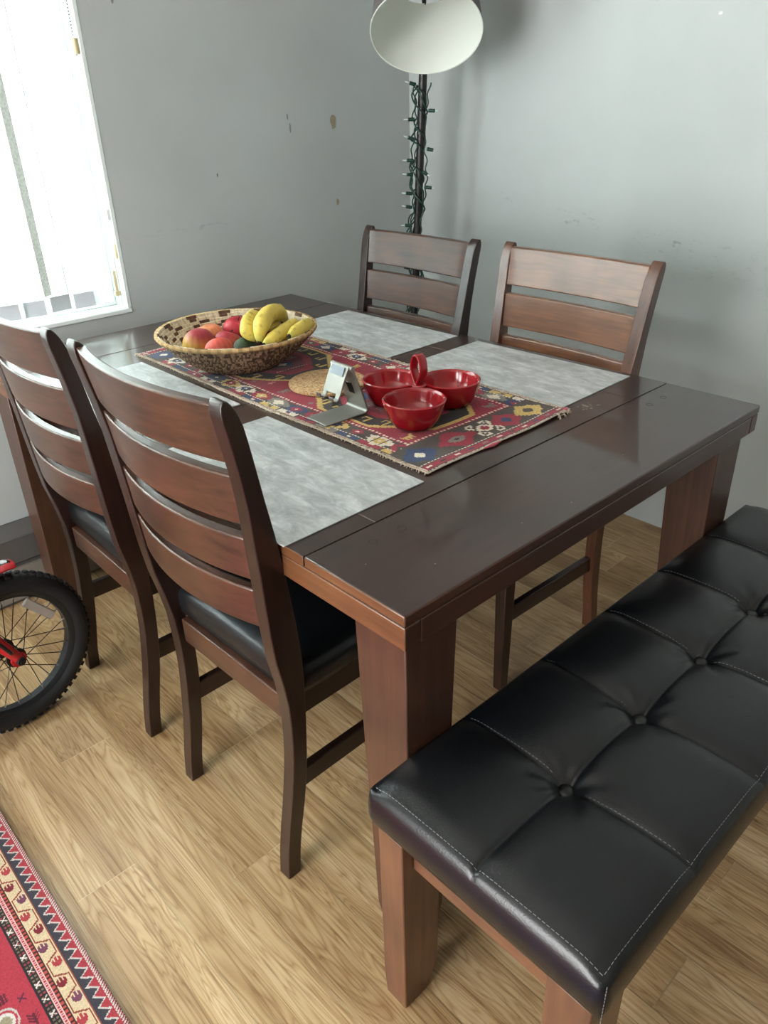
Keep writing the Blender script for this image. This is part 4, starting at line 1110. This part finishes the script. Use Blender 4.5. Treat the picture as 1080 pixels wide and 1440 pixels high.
# ------------------------------------------------------------------ phone stand
ps = empty('phone_stand', (.39, .595, H+.0062), 0, 'silver aluminium phone stand on the runner between the cork trivet and the red bowls', 'phone stand')
hy = .034
def strip(bm, prof, y0, y1, th):
    """bent sheet: prof polyline in (x, z); thickness th"""
    P_ = [Vector((x, 0, z)) for x, z in prof]; up_, lo_ = [], []
    for i, p in enumerate(P_):
        t_ = (P_[min(i+1, len(P_)-1)]-P_[max(i-1, 0)]).normalized(); nrm = Vector((-t_.z, 0, t_.x))
        up_.append(p+nrm*th/2); lo_.append(p-nrm*th/2)
    loop = up_+lo_[::-1]; n = len(P_)
    A_ = [bm.verts.new((v_.x, y0, v_.z)) for v_ in loop]; B2 = [bm.verts.new((v_.x, y1, v_.z)) for v_ in loop]; m_ = len(loop)
    for i in range(m_): bm.faces.new((A_[i], B2[i], B2[(i+1) % m_], A_[(i+1) % m_]))
    for Q in (A_, B2):
        for i in range(n-1): bm.faces.new((Q[i], Q[i+1], Q[m_-2-i], Q[m_-1-i]))
bend = [(.047+.008*math.sin(a_), .010-.008*math.cos(a_)) for a_ in [R(15*k) for k in range(1, 8)]]
bm = bmesh.new(); strip(bm, [(-.055, .002), (.0, .002), (.047, .002)]+bend+[(.038, .06), (.022, .100)], -hy, hy, .0035)
link('stand_base', bm, M['alu'], ps, bevel=.0012)
bm = bmesh.new(); tube(bm, [(.021, -hy, .102), (.021, hy, .102)], .0058, 16); link('hinge', bm, M['alu'], ps, smooth=True)
bm = bmesh.new(); strip(bm, [(.016, .106), (.005, .086), (-.010, .053)], -.028, .028, .003)
hp = link('cradle_plate', bm, M['alu'], ps, bevel=.001)
for y in (-.021, .021):
    bm = bmesh.new(); strip(bm, [(-.0098, .054), (-.014, .046), (-.020, .0425), (-.027, .045), (-.030, .054)], y-.0065, y+.0065, .003); link('hook', bm, M['alu'], hp, bevel=.001)
bm = bmesh.new(); tube(bm, [(.036, .004, .062), (.0362, .004, .060), (.0365, .004, .058)], .001, 6)
bm.free(); bm = bmesh.new(); strip(bm, [(.0345, .066), (.0455, .040)], -.009, .009, .0044); link('cable_slot', bm, M['slot'], ps)
bm = bmesh.new(); strip(bm, [(.0125, .1045), (.0050, .0880)], -.020, .020, .0046); link('rubber_pad', bm, simple('blue grey pad', hexc(134, 146, 156), .5), hp)
ps.rotation_euler = (0, 0, R(-2))

# ------------------------------------------------------------------ red triple dish
DC = (.533, .497); DZ = H+.0062
dd = empty('serving_dish', (*DC, DZ), 0, 'glossy red ceramic three-bowl serving dish with loop handle on the runner', 'dish')
cc_ = [(.466, .444), (.604, .473), (.523, .568)]; rb = .0640
for (x, y) in cc_:
    bm = bmesh.new()
    prof = [(0, 0), (.036, 0), (.043, .003), (.052, .017), (.0595, .036), (rb, .052), (rb+.0003, .0545), (rb-.0025, .0565), (rb-.005, .0545), (rb-.0065, .050), (.053, .032), (.044, .014), (.034, .0075), (0, .006)]
    lathe(bm, prof, 56, (x-DC[0], y-DC[1], 0)); link('bowl', bm, M['red'], dd, smooth=True, angle=60)
bm = bmesh.new()   # solid web joining the bowls
n = 24; vs0, vs1 = [], []
for k in range(n): a_ = 2*PI*k/n; vs0.append(bm.verts.new((.017*math.cos(a_), .017*math.sin(a_), .02))); vs1.append(bm.verts.new((.0165*math.cos(a_), .0165*math.sin(a_), .0565)))
for k in range(n): bm.faces.new((vs0[k], vs0[(k+1) % n], vs1[(k+1) % n], vs1[k]))
bm.faces.new(vs0[::-1]); bm.faces.new(vs1); link('centre_web', bm, M['red'], dd, bevel=.003)
# loop handle: flat strap bent to a teardrop
bm = bmesh.new(); path = []
for k in range(33):
    a_ = -PI/2+2*PI*k/32; w = .0150*(math.cos(a_))*(1 if math.sin(a_) > 0 else 1+.0*math.sin(a_)); z = .086+.0315*math.sin(a_) 
    if math.sin(a_) < 0: w *= (1-.75*abs(math.sin(a_))**1.5)
    path.append((w, z))
th, hw_ = .0050, .0105; up_, lo_ = [], []
path = path[:-1]; m_ = len(path)
Pv = [Vector((x, 0, z)) for x, z in path]
rings = []
for i, p in enumerate(Pv):
    t_ = (Pv[(i+1) % m_]-Pv[i-1]).normalized(); nr = Vector((t_.z, 0, -t_.x))
    ring = []
    for (dn, dy) in ((-th/2, -hw_*.8), (-th/4, -hw_), (th/4, -hw_), (th/2, -hw_*.8), (th/2, hw_*.8), (th/4, hw_), (-th/4, hw_), (-th/2, hw_*.8)):
        q = p+nr*dn; ring.append(bm.verts.new((q.x, dy, q.z)))
    rings.append(ring)
for i in range(m_):
    A_, B2 = rings[i], rings[(i+1) % m_]
    for k in range(8): bm.faces.new((A_[k], A_[(k+1) % 8], B2[(k+1) % 8], B2[k]))
link('loop_handle', bm, M['red'], dd, smooth=True, angle=70, rot=(0, 0, R(-94)))

# ------------------------------------------------------------------ floor lamp and light string
LP0, LP1 = Vector((1.506, 1.514, 0)), Vector((1.497, 1.413, 1.50))
lampo = empty('floor_lamp', LP0, 0, 'dark floor lamp in the corner with tilted grey drum shade, white inside', 'lamp')
bm = bmesh.new(); lathe(bm, [(0, 0), (.135, 0), (.138, .006), (.13, .016), (.03, .024), (.016, .04), (0, .04)], 48); link('lamp_base', bm, M['pole'], lampo, smooth=True)
bm = bmesh.new(); dv = LP1-LP0; tube(bm, [Vector((0, 0, .03)), dv*.5, dv], .0138, 20); link('pole', bm, M['pole'], lampo, smooth=True)
# shade: rim centre and axis pointing out of the mouth
SC = Vector((1.312, 1.225, 1.512)); view = Vector((.718, .692, .068)).normalized()
az = math.atan2(-view.y, -view.x); el = R(-52)
ax = Vector((math.cos(az)*math.cos(el), math.sin(az)*math.cos(el), math.sin(el)))
SR0 = .162
q_ = ax.to_track_quat('Z', 'Y')   # local +z = out of the mouth
bm = bmesh.new(); hs = .22; SR1 = .136; n = 72
lathe(bm, [(SR0+.001, 0), (SR1, -hs)], n)
sh = link('lamp_shade', bm, M['shade_out'], lampo, smooth=True)
bm = bmesh.new(); lathe(bm, [(SR0+.0012, -.001), (SR0, .0015), (SR0-.003, 0), (SR0-.004, -.004), (SR1-.004, -hs), (SR1, -hs-.0005)], n); inn = link('shade_lining', bm, M['shade_in'], sh, smooth=True)
bm = bmesh.new()
for k in range(3):
    a_ = 2*PI*k/3+.5; tube(bm, [((SR1-.003)*math.cos(a_), (SR1-.003)*math.sin(a_), -hs+.003), (.018*math.cos(a_), .018*math.sin(a_), -hs+.0)], .002, 6)
link('shade_spider', bm, M['pole'], sh)
bm = bmesh.new(); lathe(bm, [(0, -.225), (.018, -.225), (.02, -.20), (.016, -.19), (0, -.19)], 20); link('lamp_socket', bm, M['bikewhite'], sh, smooth=True)
bm = bmesh.new(); lathe(bm, [(0, -.19), (.013, -.19), (.016, -.18), (.026, -.16), (.028, -.148), (.022, -.136), (.01, -.129), (0, -.128)], 24); link('light_bulb', bm, M['bulb'], sh, smooth='all')
sh.rotation_mode = 'QUATERNION'; sh.rotation_quaternion = q_; sh.location = SC-LP0
# gooseneck from pole top to the socket
sock = SC-ax*.225
bm = bmesh.new(); a0 = LP1; pts = []
for k in range(13):
    u = k/12; p = a0*(1-u)**3+(a0+Vector((.02, .02, .35)))*3*u*(1-u)**2+(sock-ax*.22)*3*u*u*(1-u)+sock*u**3; pts.append(p-LP0)
tube(bm, pts, .007, 12); link('gooseneck', bm, M['pole'], lampo, smooth=True)

ls = empty('string_lights', LP0+dv*.1, 0, 'green wired string of clear mini lights wound around the lamp pole', 'string lights')
lo = LP0+dv*.1
def polept(z): return LP0+dv*(z/1.50)
right = Vector((.69, -.72, 0)).normalized(); toward = Vector((-.72, -.69, 0)).normalized()
bm = bmesh.new()
for (turns, ph, amp) in ((6.5, 0, .021), (4.3, 2.0, .026), (9., 4.0, .019)):
    pts = []
    for k in range(150):
        u = k/149; z = .42+u*.97; a_ = ph+turns*2*PI*u+.6*math.sin(u*31+ph); rr_ = amp+.005*math.sin(u*47+ph)
        side = -.008 if ph < 3 else 0
        pts.append(polept(z)+right*(math.cos(a_)*rr_+side)+toward*math.sin(a_)*rr_+Vector((0, 0, .006*math.sin(u*80)))-lo)
    tube(bm, pts, .0027, 6)
for (off, f1, ph) in ((-.024, 23, .0), (-.020, 31, 1.7), (.018, 19, .8)):
    tube(bm, [polept(.42+.97*k/120)+right*(off+.007*math.sin(f1*k/120+ph)+.004*math.sin(k*.9+ph))+toward*(.010+.006*math.cos(f1*k/120*1.3))-lo for k in range(121)], .0022, 6)
link('wire', bm, M['wire'], ls, smooth=True)
bulbs = [(1.385, -1), (1.285, -1), (1.225, -1), (1.160, -1), (1.115, -1), (1.055, -1), (1.010, -1), (.950, -1), (1.310, 1), (1.195, 1), (1.125, .45), (1.075, 1), (.66, 1), (.80, -1)]
bproto = None
for (z, s_) in bulbs:
    p = polept(z)+right*(.022*s_)+toward*.012-lo
    if bproto is None:
        bm = bmesh.new(); lathe(bm, [(0, 0), (.0052, 0), (.0060, .004), (.0056, .018), (.0062, .020), (.005, .022), (0, .022)], 12); bs = link('bulb_socket', bm, M['wire'], ls, smooth=True)
        bm = bmesh.new(); lathe(bm, [(0, .022), (.0028, .022), (.003, .028), (.002, .034), (0, .039)], 10); bt_ = link('mini_bulb', bm, M['bulb'], bs, smooth='all'); bproto = bs; o = bs
    else: o = copy_tree(bproto, ls)
    d_ = (right*s_+Vector((0, 0, rng.uniform(-.1, .35)*(1 if s_ < 0 else -1)))+toward*rng.uniform(-.1, .4)).normalized()
    o.location = p; o.rotation_mode = 'QUATERNION'; o.rotation_quaternion = d_.to_track_quat('Z', 'Y')

# ------------------------------------------------------------------ bicycle (front wheel in view)
WC = Vector((-.237, 1.110, .208)); WA = R(9)
bi = empty('bicycle', (WC.x, WC.y, 0), WA, 'small red bicycle with black knobbly tyre at the left edge of the frame', 'bicycle')
# local: x = forward, y = axle, wheel centre (0, 0, .208)
CZ = .208
def ringpt(r_, a_, y=0): return (r_*math.cos(a_), y, CZ+r_*math.sin(a_))
def torus(bm, prof, n=96):
    rings = []
    for i in range(n):
        a_ = 2*PI*i/n; rings.append([bm.verts.new(ringpt(r_, a_, y)) for (r_, y) in prof])
    m_ = len(prof)
    for i in range(n):
        A_, B2 = rings[i], rings[(i+1) % n]
        for k in range(m_): bm.faces.new((A_[k], A_[(k+1) % m_], B2[(k+1) % m_], B2[k]))
def make_wheel(ox):
    bm = bmesh.new(); torus(bm, [(.160, -.016), (.168, -.022), (.180, -.0245), (.192, -.021), (.201, -.011), (.2035, 0), (.201, .011), (.192, .021), (.180, .0245), (.168, .022), (.160, .016)])
    for i in range(64):   # knobs
        a_ = 2*PI*i/64
        for (y, off) in ((-.013, 0), (0, .5), (.013, 0)):
            aa = a_+off*2*PI/64; r0, r1 = .1975, .2058 if y == 0 else .2025
            mt = Matrix.Translation(Vector(ringpt((r0+r1)/2, aa, y))) @ Matrix.Rotation(-aa, 4, 'Y') @ Matrix.Diagonal((r1-r0, .0095, .0105, 1))
            bmesh.ops.create_cube(bm, size=1, matrix=mt)
    ty = link('tyre', bm, M['tyre'], bi, smooth=True, angle=35, loc=(ox, 0, 0))
    bm = bmesh.new(); torus(bm, [(.1455, -.010), (.1500, -.014), (.163, -.0165), (.164, .0165), (.150, .014), (.1455, .010)]); link('rim', bm, M['rim'], bi, smooth=True, loc=(ox, 0, 0))
    for i in range(28):
        a_ = 2*PI*(i+.5)/28; s_ = 1 if i % 2 else -1; q = 1 if (i//2) % 2 else -1
        ha = a_+q*1.15; p0 = Vector(ringpt(.019, ha, s_*.026)); p1 = Vector(ringpt(.146, a_, s_*.003)); d_ = (p0-p1).normalized()
        bm = bmesh.new(); tube(bm, [p0, p1], .0011, 5); sp_ = link('spoke', bm, M['spoke'], bi, loc=(ox, 0, 0))
        bm = bmesh.new(); tube(bm, [p1, p1+d_*.011], .0019, 6); link('spoke_nipple', bm, M['nipple'], sp_)
    bm = bmesh.new()
    def cyl(r_, y0, y1, n=20):
        tube(bm, [(0, y0, CZ), (0, (y0+y1)/2, CZ), (0, y1, CZ)], r_, n)
    cyl(.012, -.034, .034); cyl(.024, -.031, -.026); cyl(.024, .026, .031); cyl(.005, -.060, .060)
    link('hub', bm, M['bikeblack'], bi, smooth=True, loc=(ox, 0, 0))
    bm = bmesh.new(); tube(bm, [(0, -.044, CZ), (0, -.056, CZ)], .011, 8); tube(bm, [(0, .044, CZ), (0, .056, CZ)], .011, 8); link('axle_nut', bm, M['bikeblack'], bi, bevel=.001, loc=(ox, 0, 0))
    return ty
make_wheel(0)
# reflector on the spokes
bm = bmesh.new(); box(bm, -.046, .046, -.004, .004, -.011, .011); 
link('spoke_reflector', bm, M['reflector'], bi, bevel=.003, loc=(.0885, -.013, .291), rot=(0, R(52), 0))
# fork: two red legs running up and back, black slot along each
FD = Vector((-math.cos(R(64)), 0, math.sin(R(64))))
for s_ in (-1, 1):
    bm = bmesh.new(); n = 12
    for k in range(n+1): pass
    p0 = Vector((0, s_*.040, CZ)); pts = [p0+FD*.0+Vector((.004, 0, -.004)), p0+FD*.05, p0+FD*.15, p0+FD*.262]
    tube(bm, pts, [.0125, .0145, .0155, .017], 14)
    fk = link('fork_leg', bm, M['bikered'], bi, smooth=True)
    bm = bmesh.new(); tube(bm, [p0+FD*.035+Vector((.0, s_*.0105, 0)), p0+FD*.22+Vector((0, s_*.0125, 0))], .0055, 8); link('black_stripe', bm, M['bikeblack'], fk, smooth=True)
    bm = bmesh.new(); lathe(bm, [(0, 0), (.019, 0), (.019, .005), (0, .005)], 20); link('dropout', bm, M['bikered'], fk, bevel=.001, loc=(0, s_*.040-.0025, CZ), rot=(R(-90), 0, 0))
# crown and fender with white graphic
cr = Vector((0, 0, CZ))+FD*.262
bm = bmesh.new(); box(bm, cr.x-.03, cr.x+.03, -.058, .058, cr.z-.014, cr.z+.022); link('fork_crown', bm, M['bikered'], bi, bevel=.008, seg=3)
bm = bmesh.new(); 
def fend(bm, a0, a1, r_, w, th, n=14):
    rings = []
    for k in range(n+1):
        a_ = R(a0+(a1-a0)*k/n); ww = w*(1-.35*max(0, .2-(k/n))/.2)
        rings.append([bm.verts.new(ringpt(rr_, a_, y)) for (rr_, y) in ((r_-.006, -ww), (r_+.001, -ww*.55), (r_+.003, 0), (r_+.001, ww*.55), (r_-.006, ww), (r_-.006-th, ww), (r_-th, 0), (r_-.006-th, -ww))])
    for A_, B2 in zip(rings, rings[1:]):
        for k in range(8): bm.faces.new((A_[k], A_[(k+1) % 8], B2[(k+1) % 8], B2[k]))
    bm.faces.new(rings[0][::-1]); bm.faces.new(rings[-1])
fend(bm, 74, 150, .234, .034, .003); fd = link('front_fender', bm, M['bikered'], bi, smooth=True)
bm = bmesh.new(); fend(bm, 75.5, 112, .2355, .022, .001); link('black_panel', bm, M['bikeblack'], fd, smooth=True)
bm = bmesh.new(); fend(bm, 77, 81, .2368, .015, .001); fend(bm, 84, 95, .2368, .018, .001); link('white_panel', bm, M['bikewhite'], fd, smooth=True)
# steerer, head tube, frame, handlebar, saddle and rear wheel (beyond the left edge of the photo)
hd = cr+FD*.16
bm = bmesh.new(); tube(bm, [cr, cr+FD*.05, hd], .019, 16); link('head_tube', bm, M['bikered'], bi, smooth=True)
bm = bmesh.new(); tube(bm, [hd, hd+FD*.10], .012, 12); tube(bm, [hd+FD*.10+Vector((-.05, -.24, .05)), hd+FD*.11+Vector((0, -.12, .03)), hd+FD*.10, hd+FD*.11+Vector((0, .12, .03)), hd+FD*.10+Vector((-.05, .24, .05))], .011, 12)
hb = link('handlebar', bm, M['bikeblack'], bi, smooth=True)
RX = -.60
bbk = Vector((-.36, 0, .19)); seat_t = Vector((-.44, 0, .46))
bm = bmesh.new(); tube(bm, [cr+FD*.10, seat_t+Vector((.01, 0, -.04))], .016, 12); tube(bm, [cr+FD*.04, bbk], .018, 12); tube(bm, [bbk, seat_t], .015, 12)
for s_ in (-1, 1): tube(bm, [bbk+Vector((0, s_*.02, 0)), Vector((RX, s_*.05, CZ))], .009, 8); tube(bm, [seat_t+Vector((0, s_*.015, -.03)), Vector((RX, s_*.05, CZ))], .008, 8)
link('bike_frame', bm, M['bikered'], bi, smooth=True)
bm = bmesh.new(); bmesh.ops.create_uvsphere(bm, u_segments=20, v_segments=12, radius=1, matrix=Matrix.Translation(seat_t+Vector((-.02, 0, .06))) @ Matrix.Diagonal((.11, .06, .028, 1))); tube(bm, [seat_t, seat_t+Vector((-.01, 0, .05))], .012, 10)
link('saddle', bm, M['bikeblack'], bi, smooth=True)
make_wheel(RX)

# ------------------------------------------------------------------ light
def area(name, loc, rot, sx, sy, power, color, spread=180):
    l = bpy.data.lights.new(name, 'AREA'); l.shape = 'RECTANGLE'; l.size = sx; l.size_y = sy; l.energy = power; l.color = color; l.spread = R(spread)
    o = bpy.data.objects.new(name, l); col.objects.link(o); o.location = loc; o.rotation_euler = rot; return o
area('daylight_window', ((WX0+WX1)/2, YW+.42, 1.55), (R(-90), 0, 0), 2.3, 1.9, 220, (.93, .985, 1.0))
area('daylight_patio', (XL-.35, (DY0+DY1)/2, 1.15), (0, R(-90), 0), 2.1, 1.8, 195, (1.0, .99, .975))
w = bpy.data.worlds.new('world'); scn.world = w; w.use_nodes = True
bg = w.node_tree.nodes['Background']; bg.inputs['Color'].default_value = (.86, .95, 1.0, 1); bg.inputs['Strength'].default_value = 2.5

# ------------------------------------------------------------------ camera
cam = bpy.data.cameras.new('camera'); co_ = bpy.data.objects.new('camera', cam); col.objects.link(co_); scn.camera = co_
FPX, yaw, pitch, roll = (1071.703, .830201, .494379, -.030704)
d_ = Vector((math.cos(yaw)*math.cos(pitch), math.sin(yaw)*math.cos(pitch), -math.sin(pitch)))
r_ = Vector((math.sin(yaw), -math.cos(yaw), 0)); u_ = r_.cross(d_)
r2 = r_*math.cos(roll)+u_*math.sin(roll); u2 = -r_*math.sin(roll)+u_*math.cos(roll)
mt = Matrix((r2, u2, -d_)).transposed().to_4x4(); mt.translation = Vector((-.55174, -.57050, 1.34147)); co_.matrix_world = mt
cam.sensor_fit = 'VERTICAL'; cam.sensor_height = 36; cam.lens = FPX/1440*36; cam.clip_start = .02
vs = scn.view_settings; vs.view_transform = 'Standard'; vs.look = 'None'; vs.gamma = 1; vs.exposure = 0.0; vs.use_curve_mapping = False
